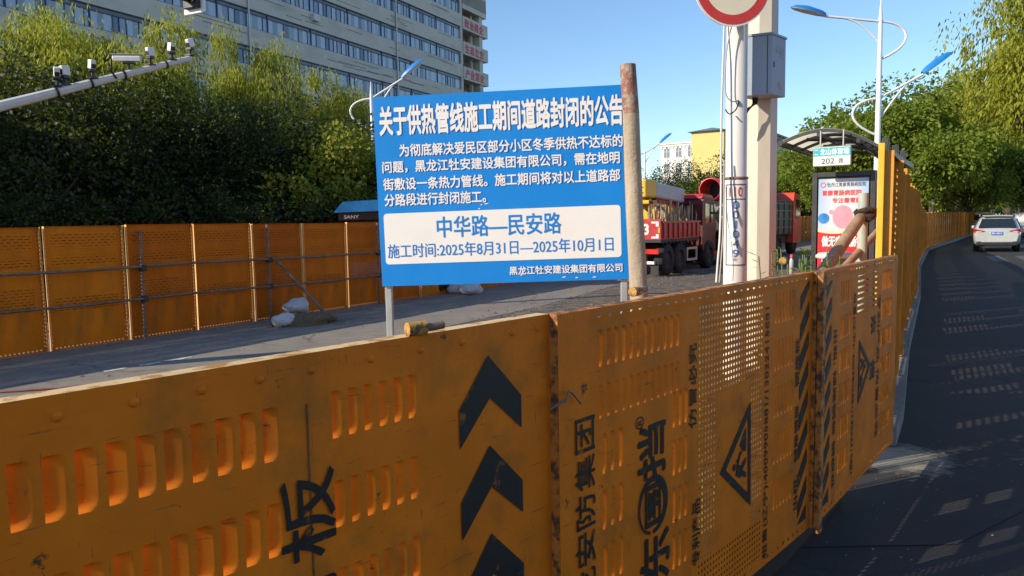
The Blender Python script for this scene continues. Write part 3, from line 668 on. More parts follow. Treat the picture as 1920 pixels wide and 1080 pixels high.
for k in range(4): mb.tube([bk*.5+pl*(.12+.05*k)+up*(zb_+.02),bk*.5+pl*(.14+.04*k)+up*(zb_-.06),pl*1.02+pr_*.3+up*(zb_-.14-.03*k),pl*1.12+pr_*.35+up*(zb_-.32)],.008,6)
mb.build('cable_bundle',BLACKP,cb)
# loose cables down the white pole
CAB=mat('grey_cable',(.35,.35,.34),.6,var=.1); 
def cable(pts,r,lab,mm=CAB):
    mb=MB(); P=[at(*p) for p in pts]; Q=[]
    for i in range(len(P)-1):
        for k in range(4): 
            a=P[max(i-1,0)];b=P[i];c=P[i+1];d=P[min(i+2,len(P)-1)];t=k/4
            Q.append(.5*((2*b)+(c-a)*t+(2*a-5*b+4*c-d)*t*t+(3*b-a-3*c+d)*t**3))
    Q.append(P[-1]); mb.tube(Q,r,6); solo(mb,'loose_cable',mm,lab,'cable','cables on the white pole')
cable([(1358,45,7.55),(1356,110,7.5),(1353,200,7.48),(1352,300,7.47),(1352,360,7.45),(1350,440,7.4),(1346,490,7.3),(1343,530,7.2)],.011,'white conduit running down the left side of the white pole',WHITE)
cable([(1372,48,7.45),(1362,100,7.46),(1360,170,7.46),(1372,190,7.46),(1384,188,7.5)],.006,'thin grey cable crossing the upper white pole')
cable([(1358,300,7.46),(1357,380,7.42),(1356,430,7.36),(1352,490,7.28),(1349,530,7.2)],.008,'thin grey cable hanging beside the blue digits')
cable([(1360,205,7.45),(1368,214,7.43),(1380,205,7.44),(1386,190,7.5)],.007,'dark looped cable tied round the white pole below the cabinet',BLACKP)
cable([(1361,350,7.4),(1364,410,7.37),(1372,460,7.36),(1375,500,7.36),(1374,527,7.36)],.003,'thin dark cable crossing the number plate of the white pole',DARK)

# ------------------------------------------------------------------ tree props, weeds and small things behind the low fence
gp=at(1614,488,6.1); gp=Vector((gp.x,gp.y,0)); q=thing('support_post','grey green round post standing before the poster','support post',gp)
mb=MB(); mb.tube([(0,0,0),(.01,0,at(1616,362,6.1).z)],.04,14); mb.build('shaft',mat('grey_green_pipe',(.40,.44,.38),.6,var=.2,dirt=(.25,.27,.22),dscale=5),q)
A=at(1547,505,5.3); B=at(1616,404,6.02); d=B-A
mb=MB(); mb.tube([A-d*.9,A,A+d*.5,B+d*.06],[.05,.048,.045,.043],12); q=solo(mb,'prop_log',WOOD,'thick slanting prop log lashed to the grey green post','prop log')
mb=MB(); rg=random.Random(9)
for k in range(5): 
    c=at(1618,402+rg.uniform(-5,6),6.05); mb.tube([c+Vector((-.09,-.05,rg.uniform(-.04,.04))),c+Vector((.0,-.10,rg.uniform(-.05,.05))),c+Vector((.09,-.03,rg.uniform(-.05,.05))),c+Vector((.06,.06,0))],rg.uniform(.016,.03),6)
solo(mb,'rope_lashing',mat('dark_rope',(.06,.045,.03),.9,var=.5,scale=30,bump=1,bscale=60),'dark rope lashing tying the slanting log to the grey green post','rope')
A=at(1596,488,5.9); B=at(1648,432,6.6); mb=MB(); mb.tube([A-(B-A)*.5,A,B],.03,10); solo(mb,'prop_log',WOOD,'thin prop log behind the grey green post reaching the yellow edge post','prop log')
LEAF_W=leafmat('weed_leaf',(.05,.11,.02),(.09,.17,.03),(.15,.21,.05),.35)
def weed(px,py,Y,h,n,seed,lab):
    rg=np.random.RandomState(seed); c=at(px,py,Y); c.z=0; st=MB(); lf=MB()
    for k in range(n):
        a=rg.rand()*6.28; r_=rg.rand()*.10; top=Vector((c.x+r_*math.cos(a)*1.6,c.y+r_*math.sin(a)*1.6,h*(.6+.4*rg.rand()))); b=Vector((c.x+r_*.3*math.cos(a),c.y+r_*.3*math.sin(a),0))
        st.tube([b,(b+top)/2+Vector((.01,0,.02)),top],.004,5,0,False)
        for j in range(22):
            t=.55+.45*j/21; p=b+(top-b)*t; f=rg.rand()*6.28; L=.03+.045*rg.rand(); dr=Vector((math.cos(f),math.sin(f),rg.uniform(-.1,.7))).normalized(); sd=dr.cross(Vector((0,0,1))).normalized()*L*.3
            lf.add([p,p+dr*L*.5+sd,p+dr*L,p+dr*L*.5-sd],[(0,1,2,3)])
    t=thing('weed_plant',lab,'weed',c,0,'weeds behind the low panels'); st.build('stem',mat('weed_stem',(.12,.16,.05),.7),t,world=True); lf.build('foliage',LEAF_W,t,world=True)
weed(1468,490,3.9,1.50,18,1,'tall leafy weed beside the octagonal pole'); weed(1504,495,4.2,1.47,18,2,'bushy weed behind the red capped bottle'); weed(1525,492,4.5,1.46,16,3,'bushy weed left of the slanting prop log'); weed(1541,490,4.7,1.47,10,12,'sparse weed under the white round table')
weed(1321,535,3.2,1.34,3,4,'small weed showing above the fence left of the white pole'); weed(1255,545,6.5,.35,5,5,'low weed on the soil right of the log post')
q=at(1484,494,4.7); bo=thing('bottle','small clear bottle with a red cap standing behind the fence','bottle',(q.x,q.y,1.2)); bo.location.z=1.268; bo.scale=(.55,.55,.52)
mb=MB(); mb.lathe([(.0005,0),(.024,0),(.024,.21),(.012,.235),(.012,.24)],(0,0,0),14); mb.build('body',mat('bottle_plastic',(.45,.47,.42),.25),bo)
mb=MB(); mb.lathe([(.017,.2405),(.017,.285),(.0005,.288)],(0,0,0),14); mb.build('cap',RED,bo)
mb=MB(); mb.box(q.x-.06,q.x+.06,q.y-.05,q.y+.05,0,1.267); solo(mb,'stacked_crate',mat('grey_crate',(.2,.19,.17),.8),'grey block behind the fence that the red capped bottle stands on','block',bevel=.01)
q=at(1568,474,9.0); tb=thing('litter_bin','round white topped litter bin in front of the poster','litter bin',(q.x,q.y,0))
mb=MB(); mb.lathe([(.0005,q.z+.02),(.20,q.z),(.235,q.z-.03),(.235,q.z-.06),(.2,q.z-.065)],(0,0,0),20); mb.build('lid',WHITE,tb)
mb=MB(); mb.lathe([(.15,q.z-.064),(.17,q.z-.3),(.2,0.0)],(0,0,0),16); mb.build('body',mat('grey_glassy_bin',(.33,.38,.36),.3,var=.1),tb)
mb=MB(); mb.text('卫',-.05,.05,q.z-.2,q.z-.11,-.175); mb.build('label',mat('turquoise_print',(.02,.45,.5),.5),tb)

# ------------------------------------------------------------------ bus shelter
sh0=at(1580,412,12.0); bs=thing('bus_shelter','arched bus shelter with a dark frame and a lit end poster box','bus shelter',(sh0.x,sh0.y,0),aD-math.pi/2)
FR=mat('dark_grey_frame',(.045,.043,.042),.45,.3,var=.2)
def translucent(name,c,t):
    M=bpy.data.materials.new(name); M.use_nodes=True; nt=M.node_tree; b=nt.nodes['Principled BSDF']; b.inputs['Base Color'].default_value=(*c,1); b.inputs['Roughness'].default_value=.3
    tr=N(nt,'ShaderNodeBsdfTranslucent'); tc=N(nt,'ShaderNodeTexCoord')
    nt.links.new(mixc(nt,ramp(nt,noise(nt,tc.outputs['Object'],3,5),.3,.7),tuple(x*.75 for x in c),c),tr.inputs[0]); mx=N(nt,'ShaderNodeMixShader'); mx.inputs[0].default_value=t
    nt.links.new(b.outputs[0],mx.inputs[1]); nt.links.new(tr.outputs[0],mx.inputs[2]); nt.links.new(mx.outputs[0],nt.nodes['Material Output'].inputs[0]); return M
ROOFM=translucent('cream_roof_sheet',(.85,.78,.58),.8)
ARC=[(-.92+1.62*i/14, 2.76+.36*math.sin(math.pi*(.10+.86*i/14))-.20*(i/14)) for i in range(15)]     # x, z across the street
LEN=3.4
mb=MB(); vs=[(x,y,z) for x,z in ARC for y in (-.28,LEN)]; mb.add(vs,[(2*i,2*i+1,2*i+3,2*i+2) for i in range(14)],0,True); mb.build('roof',ROOFM,bs)
def arcbeam(y,dz,w_,name='rib'):
    mb=MB(); n=len(ARC)
    for i in range(n-1):
        (x0,z0),(x1,z1)=ARC[i],ARC[i+1]
        mb.add([(x0,y,z0-.006),(x1,y,z1-.006),(x1,y+w_,z1-.006),(x0,y+w_,z0-.006),(x0,y,z0-dz),(x1,y,z1-dz),(x1,y+w_,z1-dz),(x0,y+w_,z0-dz)],[(0,1,5,4),(3,7,6,2),(4,5,6,7),(0,3,2,1)])
    mb.build(name,FR,bs)
for y in (-.28,.5,1.3,2.1,2.9): arcbeam(y,.055,.05)
mb=MB()
for i in (0,5,10,14):
    x,z=ARC[i]; mb.box(x-.03,x+.03,-.285,LEN,z-.07,z+.012) if i in (0,14) else mb.box(x-.025,x+.025,-.27,LEN,z-.12,z-.056)
mb.build('purlin',FR,bs)
for y in (.12,1.6,3.0):
    mb=MB(); mb.box(.52,.62,y,y+.10,0,2.86); mb.build('post',FR,bs,bevel=.01)
    mb=MB(); mb.tube([(.57,y+.05,2.5),(.1,y+.05,2.86),(-.6,y+.05,2.92)],.03,8); mb.build('bracket_arm',FR,bs)
mb=MB(); mb.box(-.47,-.39,0,.16,0,2.36); mb.box(.39,.47,0,.16,0,2.36); mb.box(-.39,.39,0,.16,2.28,2.36); mb.box(-.39,.39,0,.16,0,.35); mb.box(-.39,.39,.03,.16,.35,2.28); mb.build('poster_box',FR,bs,bevel=.006)
def poster():
    M=bpy.data.materials.new('poster_print'); M.use_nodes=True; nt=M.node_tree; b=nt.nodes['Principled BSDF']
    sp=N(nt,'ShaderNodeSeparateXYZ'); nt.links.new(N(nt,'ShaderNodeTexCoord').outputs['Object'],sp.inputs[0]); x,z=sp.outputs[0],sp.outputs[2]
    wv=math_(nt,'MULTIPLY',math_(nt,'POWER',math_(nt,'ADD',x,.12),2.),.55)
    red=math_(nt,'LESS_THAN',z,math_(nt,'ADD',wv,1.37)); cr=math_(nt,'LESS_THAN',z,math_(nt,'ADD',wv,1.42))
    skyc=mixc(nt,ramp(nt,z,1.2,2.2),(.48,.57,.68),(.22,.42,.68)); skyc=mixc(nt,ramp(nt,math_(nt,'ABSOLUTE',x),.1,.42),(.64,.64,.66),skyc)
    c=mixc(nt,cr,skyc,(.85,.62,.42)); c=mixc(nt,red,c,(.66,.03,.03)); nt.links.new(c,b.inputs['Base Color']); b.inputs['Roughness'].default_value=.25; return M
mb=MB(); mb.quad((-.37,-.004,.40),(.37,-.004,.40),(.37,-.004,2.25),(-.37,-.004,2.25)); po=mb.build('poster',poster(),bs)
PK=mat('pink_print',(.75,.30,.36),.4,var=.12,scale=4); BB=mat('blue_ball_print',(.03,.22,.55),.4,var=.3,scale=5)
def disc(mb,x,z,r,y,n=24,e=1): mb.add([(x+r*math.cos(2*math.pi*k/n),y,z+r*e*math.sin(2*math.pi*k/n)) for k in range(n)],[tuple(range(n))[::-1]])
mb=MB(); disc(mb,-.285,1.62,.085,-.0075); mb.build('blue_ball',BB,po); 
mb=MB(); disc(mb,-.17,1.72,.035,-.0075); disc(mb,.0,1.64,.15,-.0078,32,1.25); mb.build('pink_ball',PK,po)
mb=MB(); disc(mb,.30,1.76,.03,-.0075); mb.build('green_ball',mat('teal_print',(.03,.4,.45),.4),po)
mb=MB(); mb.text('牡丹江胃康胃肠病医院',-.24,.33,2.12,2.19,-.007,0,.01); mb.build('header_lettering',mat('navy_print',(.05,.07,.16),.5),po)
mb=MB(); n=20; vs=[]; 
for k in range(n):
    for q in (.042,.03): vs.append((-.30+q*math.cos(6.2832*k/n),-.0072,2.155+q*math.sin(6.2832*k/n)))
mb.add(vs,[(2*k,2*k+1,(2*k+3)%(2*n),(2*k+2)%(2*n)) for k in range(n)]); mb.build('emblem',RED,po)
mb=MB(); mb.text('胃康胃肠病医院',-.31,.27,1.98,2.07,-.007,0,.03); mb.text('专注看胃肠',-.16,.27,1.86,1.945,-.007,0,.03); mb.build('red_lettering',RED,po)
mb=MB(); mb.text('做无痛胃肠镜',-.31,.31,1.16,1.34,-.007,0,.04); mb.build('white_lettering',SIGNW,po); mb=MB(); mb.text('到胃康胃肠病',-.31,.31,.86,1.04,-.007,0,.04); mb.build('white_lettering',SIGNW,po)
# route sign hanging from the roof
rs0=at(1560,293,11.72); rt=thing('route_sign','small hanging bus stop sign with a turquoise band reading 202','bus stop sign',(rs0.x,rs0.y,rs0.z),aD-math.pi/2)
mb=MB(); mb.box(-.28,.28,-.025,.025,-.155,.155); mb.build('frame',mat('sign_frame',(.35,.33,.25),.5,.3),rt,bevel=.02)
mb=MB(); mb.quad((-.265,-.027,-.14),(.265,-.027,-.14),(.265,-.027,.14),(-.265,-.027,.14)); mb.build('white_field',PLW,rt)
TQ=mat('turquoise_print',(.02,.45,.5),.5)
mb=MB(); mb.quad((-.265,-.029,.005),(.265,-.029,.005),(.265,-.029,.135),(-.265,-.029,.135)); mb.build('turquoise_band',TQ,rt)
mb=MB(); mb.text('北山体育场',-.17,.25,.02,.12,-.031,0,.035); mb.text('二',-.25,-.20,.03,.11,-.031,0,.02); mb.build('stop_name',SIGNW,rt)
mb=MB(); mb.text('202',-.15,.04,-.115,-.03,-.029,0,.01); mb.build('route_number',mat('grey_ink',(.05,.05,.05),.5),rt); mb=MB(); mb.text('路',.10,.17,-.11,-.035,-.029,0,.01); mb.build('route_character',mat('grey_ink',(.05,.05,.05),.5),rt)
for x in (-.17,.16):
    mb=MB(); mb.tube([(x,0,.155),(x,0,.40)],.012,8); mb.build('hanger',GALV,rt)

# ------------------------------------------------------------------ street lamps
LBLUE=mat('blue_lamp_paint',(.02,.20,.55),.35,var=.06); LWHITE=mat('white_lamp_paint',(.82,.82,.80),.4,var=.04); GLASSW=mat('lamp_glass',(.85,.85,.84),.2)
def lamp(base,H,lab,z1,z2,rz,k=1.,two=True,head_tilt=.13):
    t=thing('street_lamp',lab,'street lamp',base,rz,'blue and white street lamps')
    mb=MB(); mb.tube([(0,0,0),(0,0,z2),(0,0,H-.5),(0,0,H)],[.085*k,.07*k,.05*k,.008],12); mb.build('pole',LWHITE,t)
    def arm(z,s,rise,ln):
        mb=MB()
        def bez(p): return [Vector((1-t_)**3*Vector(p[0])+3*(1-t_)**2*t_*Vector(p[1])+3*(1-t_)*t_*t_*Vector(p[2])+t_**3*Vector(p[3])) for t_ in [i/12 for i in range(13)]]
        tip=Vector((s*ln,0,z+rise))
        mb.tube(bez([(0,0,z-.95*k),(-s*1.05*k,0,z-.55*k),(-s*.75*k,0,z+.0),(s*.0,0,z+.02)])+[tip],.032*k,8)
        mb.tube(bez([(0,0,z-.55*k),(s*.25*k,0,z-.25*k),(s*.55*k,0,z+rise*.45),(s*ln*.72,0,z+rise*.72)]),.024*k,8)
        mb.build('arm',LWHITE,t)
        a=math.atan2(rise,ln*s)+head_tilt*s*(1 if rise>.1 else -1); hx=Vector((math.cos(a),0,math.sin(a))); hy=Vector((-hx.z,0,hx.x))*(1 if s>0 else -1)
        prof=[(0,.06,.05),(.12,.10,.07),(.2,.13,.075),(.55,.16,.085),(.85,.12,.06),(.97,.03,.02)]
        for nm,mm,sg_ in (('lamp_head',LBLUE,1),('lamp_glass',GLASSW,-1)):
            hb=MB(); vs=[]; fs=[]
            for u,wd,th in prof:
                for q in range(9):
                    an=math.pi*q/8; p=tip+hx*(u*.95*k)+Vector((0,wd*math.cos(an)*k,0))+hy*(sg_*th*(1.7 if sg_>0 else .3)*math.sin(an)*k); vs.append(p)
            for i in range(len(prof)-1):
                for q in range(8): x=i*9+q; fs.append((x,x+1,x+10,x+9) if sg_>0 else (x,x+9,x+10,x+1))
            hb.add(vs,fs,0,True); hb.build(nm,mm,t)
    arm(z1,-1 if two else 1,*( (.18,1.45*k) if two else (.62*k,1.0*k)))
    if two: arm(z2,1,.62,1.15)
    return t
b=at(1642,400,20); b.z=0; Hh=at(1645,-2,20).z
lamp(b,Hh,'tall white double arm street lamp behind the bus shelter',at(1643,42,20).z,at(1641,186,20).z,0)
b=at(704,420,24); b.z=0
lamp(b,at(705,152,24).z,'single visible lamp with a blue head at the top left of the notice board',at(706,186,24).z,2,0,1.0,False)
b=at(1209,420,52); b.z=0
lamp(b,at(1208,276,52).z,'distant small street lamp against the sky right of the log post',at(1209,288,52).z,3,.2,1.15,False)

# ------------------------------------------------------------------ gantry arm with cameras, hanging signal
CAMW=mat('white_camera_housing',(.74,.72,.68),.4,var=.06)
ga=at(-260,262,8.0); A=at(-4,200,9.3); B=at(358,109,11.4)
gt=thing('camera_gantry','long tapering white steel arm crossing before the dark trees','camera gantry',(ga.x,ga.y,0))
mb=MB(); mb.tube([(ga.x,ga.y,0),(ga.x,ga.y,ga.z+.5)],[.16,.13],12); mb.build('mast',WHITE,gt,world=True)
mb=MB(); mb.tube([ga,A,A+(B-A)*.5,B],[.074,.064,.053,.041],8,smooth=False); mb.build('arm',WHITE,gt,world=True)
mb=MB(); ad=(B-A).normalized()
for f in (.26,.43,.605,.845): p=A+(B-A)*f; mb=MB(); mb.tube([p-ad*.012,p+ad*.012],.088-.036*f,12); mb.build('clamp_band',BLACKP,gt,world=True)
mb=MB(); mb.tube([A+(B-A)*.56+Vector((0,-.08,.22)),A+(B-A)*.565+Vector((0,-.12,.05)),A+(B-A)*.585+Vector((0,-.09,-.05))],.014,6)
mb.build('arm_cable',BLACKP,gt,world=True)
def small_camera(px,py,rz,lab,tl=.0,s=1.):
    f=(px-(-4))/(358+4); p=A+(B-A)*f; rr=.08-.034*f
    s=.47
    t=thing('traffic_camera',lab,'camera',(p.x,p.y,p.z+rr-.014),rz,'cameras on the white gantry arm')
    mb=MB(); mb.tube([(0,0,0),(0,0,.10)],.022,8); mb.box(-.05,.05,-.05,.05,.0,.02); mb.box(-.045,.045,-.035,.035,.09,.12); mb.build('mount',DARK,t)
    M=Matrix.Translation((0,0,.19))@Matrix.Rotation(.25+tl,4,'X')
    mb=MB(); mb.box(-.075*s,.075*s,-.10*s,.13*s,-.13*s,.13*s,0,M); mb.build('housing',CAMW,t,bevel=.012)
    mb=MB(); mb.box(-.06*s,.06*s,-.112*s,-.1*s,-.10*s,.02*s,0,M); mb.build('lens_window',BLACKP,t)
for px,py,rz,lab,tl in ((94,178,.6,'lower left small camera of the pair nearest the mast',.1),(107,174,-.5,'right small camera of the pair nearest the mast',-.1),(157,160,.9,'lone small camera between the pair and the long bullet camera',0),
        (270,130,-.5,'small camera right of the long bullet camera',-.1),(316,116,.9,'small camera second from the tip of the gantry arm',0),(357,106,-.4,'small camera at the tip of the gantry arm',.1)): small_camera(px,py,rz,lab,tl)
f=(226+4)/362; p=A+(B-A)*f; t=thing('surveillance_camera','long white bullet camera in the middle of the gantry arm','camera',(p.x,p.y,p.z+.06),.15,'cameras on the white gantry arm'); t.scale=(.62,.62,.62)
mb=MB(); mb.tube([(0,0,0),(0,0,.14)],.03,8); mb.box(-.12,.14,-.05,.05,.12,.15); mb.build('mount',DARK,t)
mb=MB(); mb.prism([(-.06,-.065),(.06,-.065),(.075,.02),(.05,.075),(-.05,.075),(-.075,.02)],-.26,.28,0,Matrix.Translation((0,0,.235))@Matrix.Rotation(R(90),4,'Z')); mb.build('housing',CAMW,t,bevel=.01)
mb=MB(); mb.box(-.36,.30,-.085,.085,.314,.325); mb.build('sun_shield',GALV,t)
mb=MB(); mb.lathe([(.0005,-.33),(.06,-.32),(.065,-.29),(.05,-.282)],(0,0,.235),14,axis='x'); mb.build('lens_hood',CAMW,t)
# traffic signal on an arm above the frame
s0=at(361,-31,9.4); tsg=thing('traffic_signal','white framed traffic signal hanging at the upper left edge of the photo','traffic signal',(s0.x,s0.y,s0.z),-.45)
hz=.36
mb=MB(); 
mb.box(-.175,.175,0,.03,-hz,hz*2); mb.build('backplate',LWHITE,tsg,bevel=.05,seg=3)
mb=MB(); mb.box(-.12,.12,-.06,-.001,-hz+.055,hz*2-.05); mb.build('housing',BLACKP,tsg,bevel=.01)
for z in (-.14,.18,.5):
    mb=MB(); mb.lathe([(.10,-.062),(.10,-.2)],(0,0,z),18,axis='y'); mb.build('visor',BLACKP,tsg)
mb=MB(); mb.tube([(0,.04,.7),(0,.06,1.2),(-1.5,.1,1.3),(-5.2,.3,1.2),(-5.2,.3,-s0.z)],[.05,.05,.06,.09,.13],10); mb.build('mast_arm',WHITE,tsg)

# ------------------------------------------------------------------ buildings
OFFW=mat('grey_cream_render',(.56,.52,.45),.85,var=.07,scale=.4,dirt=(.36,.34,.30),dscale=.25,dlo=.5,dhi=.8,stretch=(1,1,2.5))
OFFL=mat('dark_groove_stain',(.17,.16,.145),.9)
PANE=panemat('office_pane',[(0,(.30,.36,.46)),(.28,(.20,.26,.36)),(.5,(.40,.45,.52)),(.7,(.10,.14,.2)),(.82,(.015,.02,.03)),(.9,(.24,.3,.36))],.2)
WFR=mat('navy_window_frame',(.018,.045,.12),.5,var=.1); WUP=mat('dark_transom_glass',(.11,.115,.125),.25,var=.3,scale=2)
REDL=mat('red_sign_letter',(.45,.02,.03),.5)
bd=Vector((.452,.892,0)).normalized(); bc=Vector((-6.45,105,0)); BL_=78.
ob=thing('office_building','long grey cream office block with navy ribbon windows and red slogan balconies','building',bc,math.atan2(bd.y,bd.x))
# local x runs along the street (0 = end of the ribbon windows, negative towards us), -y faces the street
FH=3.4; Z0=19.95-4*FH; NFL=10; TOP=33.6
mb=MB()
zlist=[Z0+FH*i for i in range(0,9)]             # window sill heights
WH=1.72; prev=0
for zs in zlist+[None]:
    top=zs if zs is not None else TOP
    if zs is not None: mb.box(-BL_,0,0,14,prev,zs); prev=zs+WH
    else: mb.box(-BL_,0,0,14,prev,TOP)
mb.build('wall',OFFW,ob)
mb=MB(); mb.box(-BL_,-.01,.6,13.9,.1,TOP-.1); mb.build('core',mat('dark_room',(.04,.045,.05),.8),ob)
NSEG=13; SL=BL_/NSEG; rg=random.Random(8)
for zi,zs in enumerate(zlist):
    if zi<2: continue
    for k in range(NSEG):
        x1=-k*SL-.0; x0=x1-SL
        x1-=.12 if k==0 else .0
        m2=MB(); fr=MB(); x=x0+.1
        fr.box(x0,x1,.10,.22,zs,zs+.07); fr.box(x0,x1,.10,.22,zs+WH-.07,zs+WH); fr.box(x0,x1,.10,.2,zs+1.30,zs+1.36); fr.box(x0,x0+.1,.08,.24,zs+.07,zs+1.3); fr.box(x0,x0+.1,.08,.24,zs+1.36,zs+WH-.07)
        while x<x1-.05:
            w_=min(rg.choice((.55,.62,.7,.75)),x1-x)
            m2.quad((x,.18,zs+.07),(x+w_,.18,zs+.07),(x+w_,.18,zs+1.30),(x,.18,zs+1.30))
            if rg.random()<.55: fr.box(x-.025,x+.03,.12,.2,zs+.07,zs+1.30)
            x+=w_
        m2.quad((x0+.1,.19,zs+1.36),(x1,.19,zs+1.36),(x1,.19,zs+WH-.07),(x0+.1,.19,zs+WH-.07),1)
        wn=m2.build('window',[PANE,WUP],ob); fr.build('window_frame',WFR,wn)
mb=MB()
for x in (-15.2,-38.5,-61): 
    mb=MB(); mb.tube([(x,-.12,2),(x,-.12,TOP)],.09,6); mb.build('downpipe',GALV,ob)
mb=MB(); rg=random.Random(4)
for k in range(80):
    x=rg.uniform(-60,-4); zs=rg.choice(zlist[2:]); z=zs-rg.uniform(.25,1.3); L=rg.uniform(1.5,5)
    mb.box(x,x+L,-.006,.0-.001,z,z+.07)
o=mb.build('wall_stain',OFFL,ob); o['kind']='stuff'
mb=MB(); 
for x,zi in ((-57,7),(-30,5)): mb=MB(); mb.box(x,x+.9,-.45,-.005,zlist[zi]-.9,zlist[zi]-.2); mb.build('air_conditioner',mat('aircon_white',(.55,.55,.53),.5),ob)
# balcony bay
BW_=6.4
mb=MB(); mb.box(0,BW_,2.2,14,0,TOP); mb.box(0,.55,0,2.2,0,TOP); mb.box(BW_-.9,BW_,0.1,2.2,0,TOP-.01); mb.box(BW_-2.0,BW_-1.5,.9,1.4,0,TOP-.02); mb.build('stair_wall',OFFW,ob)
for zi,zs in enumerate(zlist):
    if zi<3: continue
    mb=MB(); e=1.15 if zi<8 else .8
    mb.box(.55,BW_+e,-.14,.12,zs-2.05+.15,zs-.15); mb.box(BW_+e-.25,BW_+e,.121,3,zs-1.9,zs-.15); mb.box(.551,BW_+e-.251,.121,2.19,zs-1.9,zs-1.72); mb.build('balcony',OFFW,ob)
    mb=MB(); mb.box(.6,3.0,2.05,2.19,zs-.14,zs+.9); mb.build('balcony_window',[WUP],ob)
mb=MB(); mb.box(.55,BW_+.8,-.14,14,TOP-2.6,TOP+.6); mb.box(BW_-6,BW_-2.2,3,12,TOP+.6,TOP+3.5); mb.build('roof_parapet',OFFW,ob)
for zi,t in ((7,'政治建企'),(6,'生态立企'),(5,'产业富企'),(4,'文化兴企')):
    mb=MB(); zs=zlist[zi]
    for i,c in enumerate(t): mb.text(c,.9+i*1.36,2.12+i*1.36,zs-1.68,zs-.42,-.16,0,.05)
    mb.build('red_slogan',REDL,ob)

def block(name,label,corner,d,L,Dp,H,wallm,floors,bays,winm,arch=False,ww=1.2,wh=1.7,side=True,roof=None,cornice=None,faces=(True,True)):
    """corner: right near corner; local x runs left from the corner along the end wall, y runs away along the street"""
    t=thing(name,label,'building',corner,math.atan2(d.y,d.x)-math.pi/2)
    mb=MB(); mb.box(-L,0,0,Dp,0,H); mb.build('wall',wallm,t)
    fh=H/floors
    def win(M):
        m2=MB(); 
        P=[(-ww/2,0),(ww/2,0),(ww/2,wh*.72 if arch else wh)]
        if arch: P+=[(ww/2*math.cos(R(a)),wh*.72+ww/2*math.sin(R(a))) for a in range(20,180,20)]
        P+=[(-ww/2,wh*.72 if arch else wh)]
        m2.prism(P,-.03,-.004,0,M); wn=m2.build('window',winm,t)
        fr=MB(); fr.box(-.04,.04,-.07,-.031,0.02,wh*.9,0,M); fr.box(-ww/2,-.045,-.07,-.031,wh*.55,wh*.55+.07,0,M); fr.box(.045,ww/2,-.07,-.031,wh*.55,wh*.55+.07,0,M); fr.box(-ww/2-.1,ww/2+.1,-.12,-.004,-.13,-.01,0,M); fr.build('window_frame',wallm,wn)
    n1,n2=bays
    for fl in range(floors):
        z=fh*fl+fh*.32
        if z<H*.3: continue
        for k in range(n1): win(Matrix.Translation((-L*(k+.5)/n1,0,z)))
        for k in range(n2): win(Matrix.Translation((0,Dp*(k+.5)/n2,z))@Matrix.Rotation(R(90),4,'Z'))
    if cornice:
        mb=MB(); mb.box(-L-.25,.25,-.25,Dp+.2,H,H+.5); mb.box(-L-.5,.5,-.5,Dp+.4,H+.5,H+.8)
        for k in range(int(L/.9)): mb.box(-L+k*.9,-L+k*.9+.4,-.18,-.004,H-.5,H-.02)
        for k in range(int(Dp/.9)): mb.box(.004,.18,k*.9,k*.9+.4,H-.5,H-.02)
        mb.build('cornice',cornice,t)
    if roof:
        o=.7; rh=H*.055; hh=min(L,Dp)/2; v=[(-L-o,-o,H+.02),(o,-o,H+.02),(o,Dp+o,H+.02),(-L-o,Dp+o,H+.02),(-L/2,hh,H+rh),(-L/2,Dp-hh,H+rh)]
        mb=MB(); mb.add(v,[(0,1,4),(1,2,5,4),(2,3,5),(3,0,4,5),(3,2,1,0)]); mb.build('roof',roof,t)
    return t
YW=mat('yellow_render',(.66,.54,.20),.85,var=.05,scale=.5); WHR=mat('white_render',(.74,.72,.69),.8,var=.05,scale=.5); GRB=mat('grey_brown_stone',(.30,.26,.22),.85,var=.15,scale=.6)
WIND=panemat('far_window_glass',[(0,(.10,.12,.15)),(.4,(.2,.22,.25)),(.75,(.05,.06,.08))],.15); SLATE=mat('grey_blue_roof',(.16,.19,.22),.6,var=.1)
c=at(1356,420,150); block('apartment_building','yellow apartment block with a grey blue hipped roof beyond the lorries',Vector((c.x,c.y,0)),D,6.6,36,at(1330,244,150).z,YW,7,(0,14),WIND,False,1.0,1.5,roof=SLATE,cornice=None)
c=at(1306,420,172); block('white_building','white building with arched windows left of the yellow block',Vector((c.x,c.y,0)),D,8.6,14,at(1270,272,172).z,WHR,5,(3,3),WIND,True,1.35,2.4,cornice=WHR)
c=at(1442,420,118); block('stone_building','ornate grey brown stone building right of the octagonal pole',Vector((c.x,c.y,0)),D,3.6,15,at(1460,262,122).z,GRB,5,(2,9),WIND,True,.8,2.2,cornice=GRB)
c=at(1516,420,330); block('cream_building','far cream tower seen over the trees left of the bus shelter',Vector((c.x,c.y,0)),D,9,12,at(1500,330,330).z,mat('cream_render',(.72,.66,.55),.8),8,(4,4),WIND,False,1.0,1.5,cornice=mat('cream_render',(0,0,0)))
c=at(1486,420,320); block('cream_building','lower far cream block just left of the cream tower',Vector((c.x,c.y,0)),D,8,10,at(1486,340,320).z,mat('cream_render',(0,0,0)),7,(4,4),WIND,False,1.0,1.5)
# unseen blocks added to shade the lower trees, the low panels and the road
block('shade_block_left','added brick block out of view on the left, shading the lower trees',Vector((-24,7.0,0)),Vector((.0,1,0)).normalized(),12,17,11.0,mat('shade_block_brick',(.28,.15,.10),.85,var=.2,scale=1.2),5,(4,8),WIND)
block('shade_block_behind','added plastered block behind the camera, cutting sky light on the low panels',Vector((34,-22,0)),Vector((-.75,.66,0)).normalized(),40,14,19,mat('shade_block_plaster',(.30,.27,.23),.85,var=.12,scale=.6),6,(12,4),WIND)

